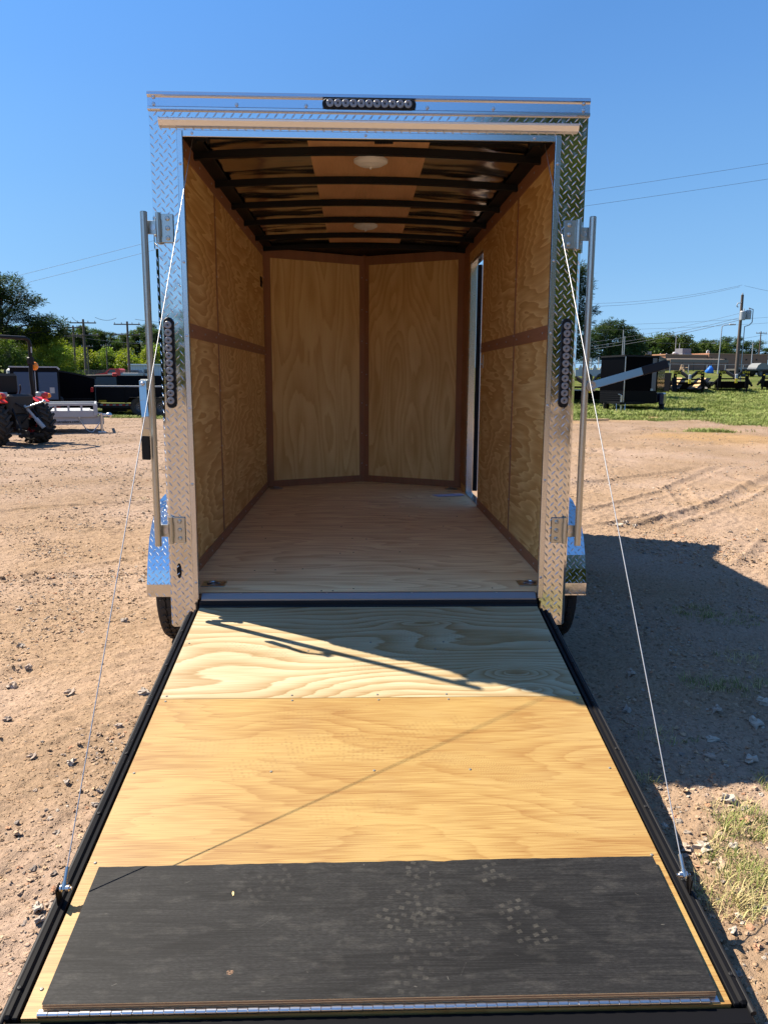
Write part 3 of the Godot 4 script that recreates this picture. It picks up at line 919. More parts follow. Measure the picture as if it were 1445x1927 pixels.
func build_trailer() -> void:
	bump_mesh = lens_bump()
	M.lens = mat(0.22, 0.215, 0.22, 0.35, 0.3)
	M.lens.clearcoat_enabled = true
	M.lens.clearcoat = 1.0
	M.lens.clearcoat_roughness = 0.05
	M.chrome = mat(0.8, 0.8, 0.82, 0.12, 1.0)
	var T := thing("cargo_trailer", "large enclosed cargo trailer seen through its open rear ramp, plywood lined with tread plate corners", "trailer")
	# --- shell
	put("side_wall", nb().bx(-0.93, -0.902, 0.40, 2.56, -3.62, -0.036), M.skin, T)
	var rw := nb().bx(0.902, 0.93, 0.40, 2.56, -2.53, -0.036).bx(0.902, 0.93, 2.40, 2.56, -3.25, -2.53).bx(0.902, 0.93, 0.40, 2.56, -3.62, -3.25)
	put("side_wall", rw, M.skin, T)
	var nz := nb()
	for s in [-1.0, 1.0]:
		nz.bar(Vector3(s * 0.922, 1.52, -3.60), Vector3(0, 1.52, -4.075), 0.025, 2.24)
	put("nose_wall", nz, M.skin, T)
	var sub := nb().bx(-0.90, 0.90, 0.30, 0.417, -3.58, -0.03)
	for k in 6: sub.bx(-0.86, 0.86, 0.27, 0.30, -0.3 - 0.6 * k - 0.03, -0.3 - 0.6 * k)
	sub.bar(Vector3(-0.8, 0.36, -3.5), Vector3(-0.03, 0.40, -5.1), 0.06, 0.1).bar(Vector3(0.8, 0.36, -3.5), Vector3(0.03, 0.40, -5.1), 0.06, 0.1).bx(-0.04, 0.04, 0.0, 0.75, -4.9, -4.82)
	put("chassis", sub, M.satin_black, T)
	# --- roof: bowed sheet, bows, centre board
	var rf := nb()
	var rn := noise(81, 1.0, 2)
	var NX := 60
	var NZ := 150
	for lay in 2:
		var ids := []
		for b in NZ + 1:
			for a in NX + 1:
				var x := lerpf(-0.928, 0.928, float(a) / NX)
				var z := lerpf(-0.006, -3.62, float(b) / NZ)
				var y := 2.604 - 0.037 * pow(x / 0.93, 2.0)
				if lay == 0:
					var sag := sin(PI * fposmod(-z - 0.085, 0.59) / 0.59)
					y += 0.010 * rn.get_noise_2d(x * 1.6, z * 4.0) * (0.35 + absf(x)) - 0.006 * sag * sag
				else: y += 0.009
				var e := 0.01
				var dx := -0.074 * x / 0.865
				var dz := 0.0
				if lay == 0:
					dz = 0.010 * (rn.get_noise_2d(x * 1.6, (z + e) * 4.0) - rn.get_noise_2d(x * 1.6, (z - e) * 4.0)) / (2 * e) * (0.35 + absf(x))
					var ph := fposmod(-z - 0.085, 0.59) / 0.59
					dz += 0.006 * sin(TAU * ph) * PI / 0.59
					dx += 0.010 * (rn.get_noise_2d((x + e) * 1.6, z * 4.0) - rn.get_noise_2d((x - e) * 1.6, z * 4.0)) / (2 * e) * (0.35 + absf(x))
				var nn := Vector3(-dx, 1, -dz)
				ids.append(rf.vt(Vector3(x, y, z), -nn if lay == 0 else nn, Vector2(x, z)))
		for b in NZ:
			for a in NX:
				var q := b * (NX + 1) + a
				if lay == 1:
					rf.tri_i(ids[q], ids[q + 1], ids[q + NX + 2]); rf.tri_i(ids[q], ids[q + NX + 2], ids[q + NX + 1])
				else:
					rf.tri_i(ids[q], ids[q + NX + 2], ids[q + 1]); rf.tri_i(ids[q], ids[q + NX + 1], ids[q + NX + 2])
	put("roof_sheet", rf, M.roof_under, T)
	var cap := nb()
	cap.xf = Transform3D(Basis(Vector3(1, 0, 0), Vector3(0, 0, -1), Vector3(0, 1, 0)), Vector3.ZERO)
	cap.prism(PackedVector2Array([Vector2(-0.93, 3.61), Vector2(0.93, 3.61), Vector2(0, 4.09)]), 2.560, 2.626)
	put("nose_roof", cap, M.black, T)
	for z in [-0.085, -0.675, -1.265, -1.855, -2.42, -3.04, -3.56]:
		var bw := nb()
		for k in 16:
			var x0 := lerpf(-0.9, 0.9, k / 16.0)
			var x1 := lerpf(-0.9, 0.9, (k + 1) / 16.0)
			var y0 := 2.590 - 0.037 * pow(x0 / 0.93, 2.0)
			var y1 := 2.590 - 0.037 * pow(x1 / 0.93, 2.0)
			bw.face([Vector3(x0, y0 - 0.036, z - 0.016), Vector3(x1, y1 - 0.036, z - 0.016), Vector3(x1, y1 - 0.036, z + 0.016), Vector3(x0, y0 - 0.036, z + 0.016)], Vector3.DOWN)
			bw.face([Vector3(x0, y0, z - 0.016), Vector3(x1, y1, z - 0.016), Vector3(x1, y1, z + 0.016), Vector3(x0, y0, z + 0.016)], Vector3.UP)
			for s in [-1.0, 1.0]:
				bw.face([Vector3(x0, y0 - 0.036, z + s * 0.016), Vector3(x1, y1 - 0.036, z + s * 0.016), Vector3(x1, y1, z + s * 0.016), Vector3(x0, y0, z + s * 0.016)], Vector3(0, 0, s))
		put("roof_bow", bw, M.satin_black, T)
	var cb := nb()
	for k in 8:
		var x0 := lerpf(-0.30, 0.30, k / 8.0)
		var x1 := lerpf(-0.30, 0.30, (k + 1) / 8.0)
		var y0 := 2.5925 - 0.037 * pow(x0 / 0.93, 2.0)
		var y1 := 2.5925 - 0.037 * pow(x1 / 0.93, 2.0)
		cb.face([Vector3(x0, y0, -3.5), Vector3(x1, y1, -3.5), Vector3(x1, y1, -0.02), Vector3(x0, y0, -0.02)], Vector3.DOWN, [Vector2(-3.5, x0), Vector2(-3.5, x1), Vector2(0, x1), Vector2(0, x0)])
		cb.face([Vector3(x0, y0 + 0.005, -3.5), Vector3(x1, y1 + 0.005, -3.5), Vector3(x1, y1 + 0.005, -0.02), Vector3(x0, y0 + 0.005, -0.02)], Vector3.UP)
	for s in [-1.0, 1.0]: cb.bx(s * 0.30, s * 0.302, 2.588, 2.5925, -3.5, -0.02)
	put("ceiling_board", cb, M.luan, T)
	for s in [-1.0, 1.0]: put("roof_rail", nb().bx(s * 0.80, s * 0.90, 2.554, 2.562, -3.6, -0.03), M.satin_black, T)
	var lamp := nb().lathe([Vector2(0, -0.030), Vector2(0.035, -0.028), Vector2(0.066, -0.020), Vector2(0.080, -0.012), Vector2(0.088, -0.008), Vector2(0.090, 0.004), Vector2(0.06, 0.02), Vector2(0.02, 0.03)], 32)
	for p in [Vector3(0.013, 2.553, -0.775), Vector3(0.0, 2.553, -2.53)]:
		var l := put("dome_light", lamp, M.plastic, T)
		l.position = p
		put("knob", nb().lathe([Vector2(0, -0.042), Vector2(0.006, -0.040), Vector2(0.007, -0.028)], 10), M.plastic, l)
	# --- lining
	var wp := func(called: String, x: float, z0: float, z1: float, y0: float, y1: float, m: Material, off: Vector2, upright: bool) -> MeshInstance3D:
		var mb := nb()
		var s := signf(x)
		var uv := []
		for q in [[z0, y0], [z1, y0], [z1, y1], [z0, y1]]:
			uv.append((Vector2(q[1], q[0]) if upright else Vector2(q[0], q[1])) + off)
		mb.face([Vector3(x, y0, z0), Vector3(x, y0, z1), Vector3(x, y1, z1), Vector3(x, y1, z0)], Vector3(-s, 0, 0), uv)
		mb.bx(x + s * 0.0005, x + s * 0.018, y0, y1, z0, z1)
		return put(called, mb, m, T)
	var X := 0.8836
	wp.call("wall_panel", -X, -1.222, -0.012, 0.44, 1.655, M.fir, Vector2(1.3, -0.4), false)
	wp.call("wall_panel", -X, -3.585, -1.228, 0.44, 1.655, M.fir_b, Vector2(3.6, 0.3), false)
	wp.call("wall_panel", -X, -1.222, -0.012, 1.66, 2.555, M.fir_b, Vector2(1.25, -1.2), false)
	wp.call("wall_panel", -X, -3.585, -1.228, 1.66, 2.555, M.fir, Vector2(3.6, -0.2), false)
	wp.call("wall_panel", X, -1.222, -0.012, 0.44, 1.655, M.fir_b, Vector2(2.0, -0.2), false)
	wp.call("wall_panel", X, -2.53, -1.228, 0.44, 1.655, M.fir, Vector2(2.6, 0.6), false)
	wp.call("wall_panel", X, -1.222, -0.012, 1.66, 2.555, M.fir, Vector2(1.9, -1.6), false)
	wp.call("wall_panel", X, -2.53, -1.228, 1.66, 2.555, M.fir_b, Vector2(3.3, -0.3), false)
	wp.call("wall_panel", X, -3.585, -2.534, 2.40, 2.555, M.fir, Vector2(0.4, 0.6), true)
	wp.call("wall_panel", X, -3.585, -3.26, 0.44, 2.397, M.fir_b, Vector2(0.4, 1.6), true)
	var tr := nb()  # cove strips over the seams, 3 mm proud
	for s in [-1.0, 1.0]:
		var a: float = s * (X - 0.003)
		var b: float = s * X
		var zf: float = -3.585 if s < 0.0 else -2.53
		put("cove_strip", nb().bx(a, b, 1.632, 1.702, zf, -0.012), M.cove, T)
		put("cove_strip", nb().bx(s * (X - 0.004), b, 0.44, 0.502, zf, -0.012), M.cove, T)
		put("cove_strip", nb().bx(s * (X - 0.004), b, 2.475, 2.553, -3.585, -0.012), M.cove, T)
		put("cove_strip", nb().bx(s * (X - 0.0042), b, 0.4405, 2.5525, -3.584, -3.527), M.cove, T)
		put("cove_strip", nb().bx(s * (X - 0.0035), b, 0.503, 2.474, -1.2405, -1.215), M.cove, T)
		if s > 0.0: put("cove_strip", nb().bx(X - 0.0042, X, 0.503, 2.474, -3.527, -3.27), M.cove, T)
		put("seam_joint", nb().bx(s * (X - 0.0036), s * (X - 0.0033), 0.503, 2.474, -1.2425, -1.2412), M.satin_black, T)
	# nose lining: two panels that meet at the centre
	for s in [-1.0, 1.0]:
		var c0 := Vector3(s * X, 0, -3.585)
		var c1 := Vector3(0, 0, -4.035)
		var ln := (c1 - c0).length()
		var e := (c1 - c0) / ln
		var nn: Vector3 = Vector3(e.z, 0, -e.x) * s
		if nn.z < 0.0: nn = -nn
		var mb := nb()
		var pw := func(m2: Mb, a0: float, a1: float, y0: float, y1: float, d: float) -> void:
			var p0: Vector3 = c0 + e * a0 + nn * d
			var p1: Vector3 = c0 + e * a1 + nn * d
			m2.face([p0 + Vector3.UP * y0, p1 + Vector3.UP * y0, p1 + Vector3.UP * y1, p0 + Vector3.UP * y1], nn, [Vector2(y0, a0), Vector2(y0, a1), Vector2(y1, a1), Vector2(y1, a0)])
			for q in [[p0, -e], [p1, e]]: m2.face([q[0] + Vector3.UP * y0, q[0] + Vector3.UP * y1, q[0] + Vector3.UP * y1 - nn * d, q[0] + Vector3.UP * y0 - nn * d], q[1])
			for q in [[y0, Vector3.DOWN], [y1, Vector3.UP]]: m2.face([p0 + Vector3.UP * q[0], p1 + Vector3.UP * q[0], p1 + Vector3.UP * q[0] - nn * d, p0 + Vector3.UP * q[0] - nn * d], q[1])
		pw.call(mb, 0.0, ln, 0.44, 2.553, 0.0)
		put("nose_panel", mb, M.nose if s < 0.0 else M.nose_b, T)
		var q0 := nb(); pw.call(q0, 0.0, ln, 2.473, 2.5515, 0.004); put("cove_strip", q0, M.cove, T)
		var q1 := nb(); pw.call(q1, 0.0, ln, 0.4405, 0.502, 0.004); put("cove_strip", q1, M.cove, T)
		var q2 := nb(); pw.call(q2, 0.001, 0.06, 0.5025, 2.4725, 0.004); put("cove_strip", q2, M.cove, T)
		var q3 := nb(); pw.call(q3, ln - 0.05, ln - 0.001, 0.5025, 2.4725, 0.0045); put("cove_strip", q3, M.cove, T)
	put("nose_header", nb().bx(-0.88, 0.88, 2.554, 2.59, -3.64, -3.615).bar(Vector3(-0.88, 2.56, -3.62), Vector3(0, 2.556, -4.06), 0.03, 0.05).bar(Vector3(0.88, 2.56, -3.62), Vector3(0, 2.556, -4.06), 0.03, 0.05), M.satin_black, T)
	put("ridge_post", nb().bx(-0.012, 0.012, 2.5535, 2.585, -4.03, -4.01), M.cove, T)
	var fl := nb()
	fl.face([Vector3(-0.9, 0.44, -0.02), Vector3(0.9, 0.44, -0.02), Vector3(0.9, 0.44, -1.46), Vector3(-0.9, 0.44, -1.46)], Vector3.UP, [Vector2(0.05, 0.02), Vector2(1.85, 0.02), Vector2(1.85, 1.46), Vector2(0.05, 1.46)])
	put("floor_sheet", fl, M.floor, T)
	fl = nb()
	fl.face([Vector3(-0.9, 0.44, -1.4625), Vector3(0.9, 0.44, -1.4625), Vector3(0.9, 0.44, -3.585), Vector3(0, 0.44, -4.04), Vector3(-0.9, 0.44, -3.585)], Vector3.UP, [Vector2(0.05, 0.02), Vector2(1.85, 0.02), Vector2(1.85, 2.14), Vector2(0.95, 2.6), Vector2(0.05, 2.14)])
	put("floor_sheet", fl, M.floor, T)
	put("floor_base", nb().bx(-0.9, 0.9, 0.418, 0.436, -3.58, -0.02), M.ply_edge_dark, T)
	var sp := []
	for k in 26: sp.append(Vector3(rng.randf_range(-0.8, 0.8), 0.4402, -0.08 - 0.4 * (k % 8) + rng.randf_range(-0.02, 0.02)))
	screws(T, "floor_screw", sp, 0.004, M.satin_black, Vector3.ZERO)
	var ss := []
	for s in [-1.0, 1.0]:
		var turn_s := []
		for k in 11:
			var z := -0.15 - 0.33 * k
			if s > 0.0 and z < -2.5: continue
			for y in [0.47, 1.667, 2.515]: turn_s.append(Vector3(s * (X - 0.0043), y, z))
		for k in 6:
			turn_s.append(Vector3(s * (X - 0.004), 0.7 + 0.33 * k, -1.228))
			turn_s.append(Vector3(s * (X - 0.0045), 0.65 + 0.33 * k, -3.555))
		screws(T, "lining_screw", turn_s, 0.0055, M.steel, Vector3(0, 0, s * PI / 2))
	for k in 7:
		ss.append(Vector3(-0.022, 0.62 + 0.29 * k, -4.018)); ss.append(Vector3(0.022, 0.60 + 0.29 * k, -4.018))
	screws(T, "lining_screw", ss, 0.005, M.steel)
	# vent on the left wall, latch on the right one
	put("wall_vent", nb().box(Vector3(-X + 0.004, 2.24, -3.37), Vector3(0.008, 0.085, 0.10), 0.003).box(Vector3(-X + 0.009, 2.24, -3.37), Vector3(0.006, 0.02, 0.08), 0.002), M.satin_black, T)
	put("door_latch", nb().box(Vector3(X - 0.003, 1.565, -2.40), Vector3(0.006, 0.10, 0.016), 0.002).box(Vector3(X - 0.010, 1.545, -2.42), Vector3(0.012, 0.016, 0.04), 0.003), M.white, T)
	# --- side door, swung open towards the nose
	var jm := nb().bx(0.895, 0.945, 0.44, 2.405, -3.262, -3.235).bx(0.884, 0.889, 0.44, 2.40, -3.262, -3.19).bx(0.889, 0.945, 2.375, 2.402, -3.235, -2.55).bx(0.889, 0.945, 0.44, 2.402, -2.55, -2.525)
	put("door_jamb", jm, M.alu, T)
	put("door_sill", nb().bx(0.885, 0.945, 0.436, 0.446, -3.235, -2.53), M.alu, T)
	var js := []
	for k in 12: js.append(Vector3(0.8838, 0.6 + 0.155 * k, -3.215))
	screws(T, "jamb_screw", js, 0.006, M.steel, Vector3(0, 0, PI / 2))
	var dd := Vector3(0.42, 0, -0.73).normalized()
	var dn := Vector3(-dd.z, 0, dd.x)
	var dm := nb()
	dm.xf = Transform3D(Basis(dd, Vector3.UP, dd.cross(Vector3.UP)), Vector3(0.965, 0, -3.235))
	dm.bx(0.0205, 0.774, 0.50, 2.34, -0.018, 0.018, 0.002)
	var door := put("side_door", dm, mat(0.66, 0.56, 0.46, 0.4), T)  # tan base colour stands for sunlit ground mirrored in the metal skin
	var df := nb()
	df.xf = dm.xf
	for q in [[0.006, 0.020, 0.465, 2.375], [0.775, 0.805, 0.465, 2.375]]: df.bx(q[0], q[1], q[2], q[3], -0.0195, 0.0195)
	df.bx(0.02, 0.775, 0.465, 0.50, -0.0195, 0.0195).bx(0.02, 0.775, 2.34, 2.375, -0.0195, 0.0195)
	put("door_frame", df, mat(0.50, 0.51, 0.52, 0.4), door)
	var dg := nb()
	dg.xf = dm.xf
	dg.bx(0.0, 0.0055, 0.46, 2.38, -0.020, 0.020)
	put("door_gasket", dg, M.rubber, door)
	var dh := nb()
	dh.xf = dm.xf
	dh.bx(0.70, 0.76, 1.25, 1.38, 0.019, 0.035, 0.004)
	put("door_handle", dh, M.steel, door)
	# --- rear frame in tread plate
	for s in [-1.0, 1.0]:
		var pl := nb().bx(s * 0.912, s * 0.80, 0.287, 2.542, -0.004, 0.0)
		pl.bx(s * 0.93, s * 0.912, 1.985, 2.542, -0.004, 0.0)
		pl.face([Vector3(s * 0.912, 0.287, 0.0), Vector3(s * 0.912, 1.985, 0.0), Vector3(s * 0.931, 1.985, -0.03), Vector3(s * 0.931, 0.287, -0.03)], Vector3(s, 0, 1))
		pl.bx(s * 0.931, s * 0.9305, 0.287, 2.542, -0.35, -0.03)
		var c := put("corner_plate", pl, M.tread, T)
		if s < 0.0:
			tread_on(c, Vector3(-0.932, 1.99, 0), Vector3.RIGHT, Vector3.UP, 0.120, 0.55)
			tread_on(c, Vector3(-0.914, 0.292, 0), Vector3.RIGHT, Vector3.UP, 0.102, 1.695)
		else:
			tread_on(c, Vector3(0.813, 1.99, 0), Vector3.RIGHT, Vector3.UP, 0.120, 0.55)
			tread_on(c, Vector3(0.813, 0.292, 0), Vector3.RIGHT, Vector3.UP, 0.102, 1.695)
		var ch := Vector3(s * 0.019, 0, -0.03)
		var chl := ch.length()
		if s > 0.0: tread_on(c, Vector3(0.912, 0.292, 0), ch / chl, Vector3.UP, chl, 1.69)
		else: tread_on(c, Vector3(-0.912, 0.292, 0) + ch, -ch / chl, Vector3.UP, chl, 1.69)
		put("opening_trim", nb().bx(s * 0.8155, s * 0.7916, 0.42, 2.4655, 0.0003, 0.009, 0.002).bx(s * 0.7935, s * 0.7916, 0.42, 2.438, -0.012, 0.0), M.alu, T)
		put("lining_edge", nb().bx(s * 0.7936, s * 0.90, 0.44, 2.44, -0.011, -0.006), M.satin_black, T)
	var hp := put("header_plate", nb().bx(-0.80, 0.80, 2.44, 2.542, -0.004, -0.0002), M.tread, T)
	tread_on(hp, Vector3(-0.83, 2.462, 0), Vector3.RIGHT, Vector3.UP, 1.66, 0.08)
	put("opening_trim", nb().bx(-0.79, 0.79, 2.4385, 2.4655, 0.0003, 0.009, 0.002), M.alu, T)
	var pr := PackedVector2Array([Vector2(-0.03, 2.540), Vector2(0.010, 2.540), Vector2(0.014, 2.544), Vector2(0.014, 2.552), Vector2(0.008, 2.557), Vector2(0.006, 2.590), Vector2(0.010, 2.596), Vector2(0.015, 2.600), Vector2(0.013, 2.610), Vector2(0.004, 2.616), Vector2(-0.03, 2.620)])
	var cp := nb()
	cp.xf = Transform3D(Basis(Vector3(0, 0, 1), Vector3(0, 1, 0), Vector3(-1, 0, 0)), Vector3.ZERO)
	cp.prism(pr, -0.933, 0.931)
	put("roof_cap", cp, M.alu, T)
	screws(T, "cap_screw", [Vector3(-0.905, 2.592, 0.007), Vector3(-0.905, 2.565, 0.007), Vector3(-0.56, 2.566, 0.008), Vector3(-0.27, 2.566, 0.008), Vector3(0.24, 2.566, 0.008), Vector3(0.52, 2.567, 0.008), Vector3(0.905, 2.592, 0.007), Vector3(0.905, 2.565, 0.007)], 0.008, M.steel)
	var ts := [Vector3(-0.75, 2.452, 0.009), Vector3(-0.02, 2.452, 0.009), Vector3(0.70, 2.452, 0.009)]
	for y in [0.5, 0.96, 1.30, 1.62, 1.93, 2.33]:
		ts.append(Vector3(-0.8035, y, 0.009)); ts.append(Vector3(0.8035, y + 0.02, 0.009))
	screws(T, "trim_screw", ts, 0.0065, M.steel)
	var gp := PackedVector2Array([Vector2(0.0, 2.506), Vector2(0.026, 2.508), Vector2(0.032, 2.504), Vector2(0.031, 2.497), Vector2(0.020, 2.478), Vector2(0.0, 2.476)])
	var gr := nb()
	gr.xf = cp.xf
	gr.prism(gp, -0.885, 0.885)
	put("drip_rail", gr, M.mill, T)
	var th := nb()
	th.xf = Transform3D(Basis(Vector3(0, 0, 1), Vector3(0, 1, 0), Vector3(-1, 0, 0)), Vector3.ZERO)
	th.prism(PackedVector2Array([Vector2(-0.035, 0.4405), Vector2(-0.035, 0.4425), Vector2(-0.020, 0.4425), Vector2(0.008, 0.420), Vector2(0.008, 0.414), Vector2(-0.02, 0.414)]), -0.785, 0.782)
	put("threshold", th, mat(0.34, 0.34, 0.35, 0.4, 1.0), T)
	put("threshold_seal", nb().bx(-0.79, 0.79, 0.389, 0.4135, -0.02, 0.012, 0.004).rod(Vector3(-0.79, 0.385, 0.016), Vector3(0.79, 0.385, 0.016), 0.010, 10), M.rubber, T)
	screws(T, "threshold_screw", [Vector3(-0.6, 0.441, -0.018), Vector3(-0.2, 0.441, -0.018), Vector3(0.2, 0.441, -0.018), Vector3(0.6, 0.441, -0.018)], 0.005, M.steel, Vector3.ZERO)
	# header spring, cable drums
	put("spring_tube", nb().rod(Vector3(-0.80, 2.475, -0.10), Vector3(0.80, 2.475, -0.10), 0.016, 12), M.satin_black, T)
	for s in [-1.0, 1.0]:
		var dr := nb()
		dr.xf = Transform3D(Basis(Vector3(0, 0, 1), Vector3(s, 0, 0), Vector3(0, s, 0)).orthonormalized(), Vector3(s * 0.70, 2.475, -0.10))
		dr.lathe([Vector2(0.016, 0), Vector2(0.036, 0), Vector2(0.036, 0.006), Vector2(0.026, 0.008), Vector2(0.026, 0.05), Vector2(0.036, 0.052), Vector2(0.036, 0.058), Vector2(0.016, 0.058)], 18)
		put("cable_drum", dr, M.satin_black, T)
	var co := []
	for k in 90: co.append(Vector3(0.02 + k * 0.0009, 2.475 + 0.024 * cos(k * 0.9), -0.10 + 0.024 * sin(k * 0.9)))
	put("header_spring", nb().path(co, 0.0032, 5), M.satin_black, T)
	# lights, lock rods
	led_bar(T, Vector3(-0.005, 2.573, 0.0075), Vector3.RIGHT, 0.197, 11)
	led_bar(T, Vector3(-0.8805, 1.50, 0.001), Vector3.UP, 0.197, 11)
	led_bar(T, Vector3(0.8735, 1.508, 0.001), Vector3.UP, 0.197, 11)
	for s in [-1.0, 1.0]:
		lock_bracket(T, 2.068 if s < 0.0 else 2.06, s)
		lock_bracket(T, 0.75 if s < 0.0 else 0.746, s)
		var rx: float = s * 0.9545
		var rd := put("lock_rod", nb().rod(Vector3(rx, 0.685, 0.055), Vector3(rx, 2.125, 0.055), 0.0148, 16), M.zinc, T)
		put("rod_end", nb().rod(Vector3(rx, 2.1245, 0.055), Vector3(rx, 2.127, 0.055), 0.0125, 16), M.satin_black, rd)
		var ear := nb().box(Vector3(s * 0.976, 1.408, 0.062), Vector3(0.045, 0.044, 0.006), 0.002)
		put("lever_ear", ear, M.zinc, rd)
	# left lever hangs down with a twist, right lever sticks out
	var lv := nb()
	var prof := [Vector3(-0.985, 1.425, 0.075), Vector3(-0.985, 1.40, 0.078), Vector3(-0.982, 1.34, 0.088), Vector3(-0.973, 1.27, 0.105), Vector3(-0.974, 1.22, 0.10), Vector3(-0.98, 1.18, 0.09)]
	for k in prof.size() - 1: lv.bar(prof[k], prof[k + 1] + (prof[k + 1] - prof[k]) * 0.02, 0.032, 0.006, 0.001, Vector3(0, 0, 1))
	var l1 := put("lock_lever", lv, M.zinc, T)
	put("grip", nb().bar(Vector3(-0.98, 1.186, 0.091), Vector3(-0.983, 1.08, 0.08), 0.037, 0.012, 0.003, Vector3(0, 0, 1)), M.rubber, l1)
	screws(l1, "pivot_bolt", [Vector3(-0.985, 1.411, 0.082)], 0.009, M.steel)
	lv = nb().bar(Vector3(0.972, 1.4105, 0.075), Vector3(1.21, 1.4785, 0.075), 0.006, 0.034, 0.001, Vector3(-0.27, 0.94, -0.20))
	var disc := nb()
	disc.xf = Transform3D(Basis.from_euler(Vector3(PI / 2, 0, 0)), Vector3(0.976, 1.409, 0.078))
	disc.lathe([Vector2(0.022, -0.004), Vector2(0.022, 0.002), Vector2(0, 0.002)], 20)
	var l2 := put("lock_lever", lv, M.zinc, T)
	put("pivot_plate", disc, M.steel, l2)
	put("grip", nb().bar(Vector3(1.20, 1.4755, 0.075), Vector3(1.313, 1.508, 0.075), 0.012, 0.039, 0.003, Vector3(-0.27, 0.94, -0.20)), M.rubber, l2)
	screws(l2, "pivot_bolt", [Vector3(0.977, 1.409, 0.081)], 0.008, M.steel)
	# wiring hole in the left corner plate
	var ho := PackedVector2Array()
	for k in 18: ho.append(Vector2(-0.879 + 0.0115 * cos(TAU * k / 18), 0.556 + 0.036 * sin(TAU * k / 18)))
	put("wiring_hole", nb().prism(ho, -0.002, 0.0006), mat(0.003, 0.003, 0.003, 0.9), T)
	put("grommet", nb().path([Vector3(-0.879, 0.586, 0.002), Vector3(-0.874, 0.575, 0.004), Vector3(-0.8725, 0.556, 0.004), Vector3(-0.876, 0.53, 0.003), Vector3(-0.880, 0.524, 0.002)], 0.003, 6), M.rubber, T)
	# floor tie-down rings
	for p in [Vector3(-0.757, 0.44, -0.185), Vector3(0.79, 0.44, -0.18), Vector3(-0.80, 0.44, -3.52), Vector3(0.79, 0.44, -3.50)]:
		var dish := nb()
		var pan := put("tie_down", nb().box(Vector3(0, 0.0025, 0), Vector3(0.112, 0.004, 0.098), 0.0015), M.zinc, T)
		pan.position = p
		put("pan", nb().lathe([Vector2(0.048, 0.0047), Vector2(0.040, 0.0062), Vector2(0.030, 0.0050), Vector2(0.0, 0.0048)], 24), M.steel, pan)
		var rp := []
		for k in 13: rp.append(Vector3(0.026 * cos(PI * k / 12), 0.011, -0.028 * sin(PI * k / 12) + 0.010))
		rp.append(Vector3(-0.026, 0.011, 0.018)); rp.append(Vector3(0.026, 0.011, 0.018)); rp.append(rp[0])
		put("ring", nb().path(rp, 0.0055, 8), M.steel, pan)
	# fenders and wheels
	for s in [-1.0, 1.0]:
		var fp := [Vector2(-0.372, 0.325), Vector2(-0.377, 0.388), Vector2(-0.395, 0.46), Vector2(-0.42, 0.53), Vector2(-0.465, 0.62), Vector2(-0.52, 0.68), Vector2(-0.60, 0.735), Vector2(-0.70, 0.775), Vector2(-0.82, 0.79), Vector2(-1.60, 0.79), Vector2(-1.80, 0.755), Vector2(-1.93, 0.62), Vector2(-1.99, 0.40)]
		var fm := nb()
		for k in fp.size() - 1:
			var a: Vector2 = fp[k]
			var b: Vector2 = fp[k + 1]
			var on := Vector3(0, b.x - a.x, -(b.y - a.y)) * -1.0
			var d := (b - a).normalized()
			var lip := Vector2(d.y, -d.x) * -0.03
			var p := [Vector3(s * 0.93, a.y, a.x), Vector3(s * 1.135, a.y, a.x), Vector3(s * 1.135, b.y, b.x), Vector3(s * 0.93, b.y, b.x)]
			fm.face(p, on)
			fm.face([p[1], p[2], p[2] + Vector3(s * 0.006, -0.028, -0.012 if k < 8 else 0.012), p[1] + Vector3(s * 0.006, -0.028, -0.012 if k < 8 else 0.012)], Vector3(s, 0, 0))
		fm.bx(s * 0.93, s * 1.135, 0.325, 0.39, -0.374, -0.3725)
		var fen := put("fender", fm, M.tread, T)
		for k in 7:
			var a: Vector2 = fp[k]
			var b: Vector2 = fp[k + 1]
			var ey := Vector3(0, b.y - a.y, b.x - a.x)
			var o3 := Vector3(s * 0.93, a.y, a.x)
			if s < 0.0: o3.x = -1.135
			tread_on(fen, o3, Vector3.RIGHT, ey.normalized(), 0.205, ey.length() + 0.014)
		for zc in [-0.745, -1.58]:
			var wh := nb()
			wh.xf = Transform3D(Basis(Vector3(0, 1, 0), Vector3(-s, 0, 0), Vector3(0, 0, 1)).orthonormalized(), Vector3(s * 1.025, 0.328, zc))
			if wh.xf.basis.determinant() < 0.0: wh.xf.basis.z = -wh.xf.basis.z
			wh.lathe([Vector2(0.20, -0.075), Vector2(0.25, -0.085), Vector2(0.295, -0.088), Vector2(0.322, -0.078), Vector2(0.331, -0.055), Vector2(0.331, -0.032), Vector2(0.322, -0.031), Vector2(0.322, -0.025), Vector2(0.332, -0.024), Vector2(0.333, -0.003), Vector2(0.323, -0.002), Vector2(0.323, 0.004), Vector2(0.333, 0.005), Vector2(0.332, 0.026), Vector2(0.322, 0.027), Vector2(0.322, 0.033), Vector2(0.331, 0.034), Vector2(0.331, 0.055), Vector2(0.322, 0.078), Vector2(0.295, 0.088), Vector2(0.25, 0.085), Vector2(0.20, 0.075)], 48)
			var w := put("wheel", wh, M.tyre, T)
			var sb := nb()
			sb.xf = wh.xf
			for k in 44:
				var a := TAU * k / 44
				for q in [-0.044, -0.013, 0.015, 0.044]:
					sb.bar(Vector3(cos(a) * 0.334, q - 0.010, sin(a) * 0.334), Vector3(cos(a + 0.03) * 0.334, q + 0.010, sin(a + 0.03) * 0.334), 0.028, 0.006, 0.0, Vector3(cos(a), 0, sin(a)))
			put("tread_block", sb, M.tyre, w).set_meta("kind", "stuff")
			var rm := nb()
			rm.xf = wh.xf
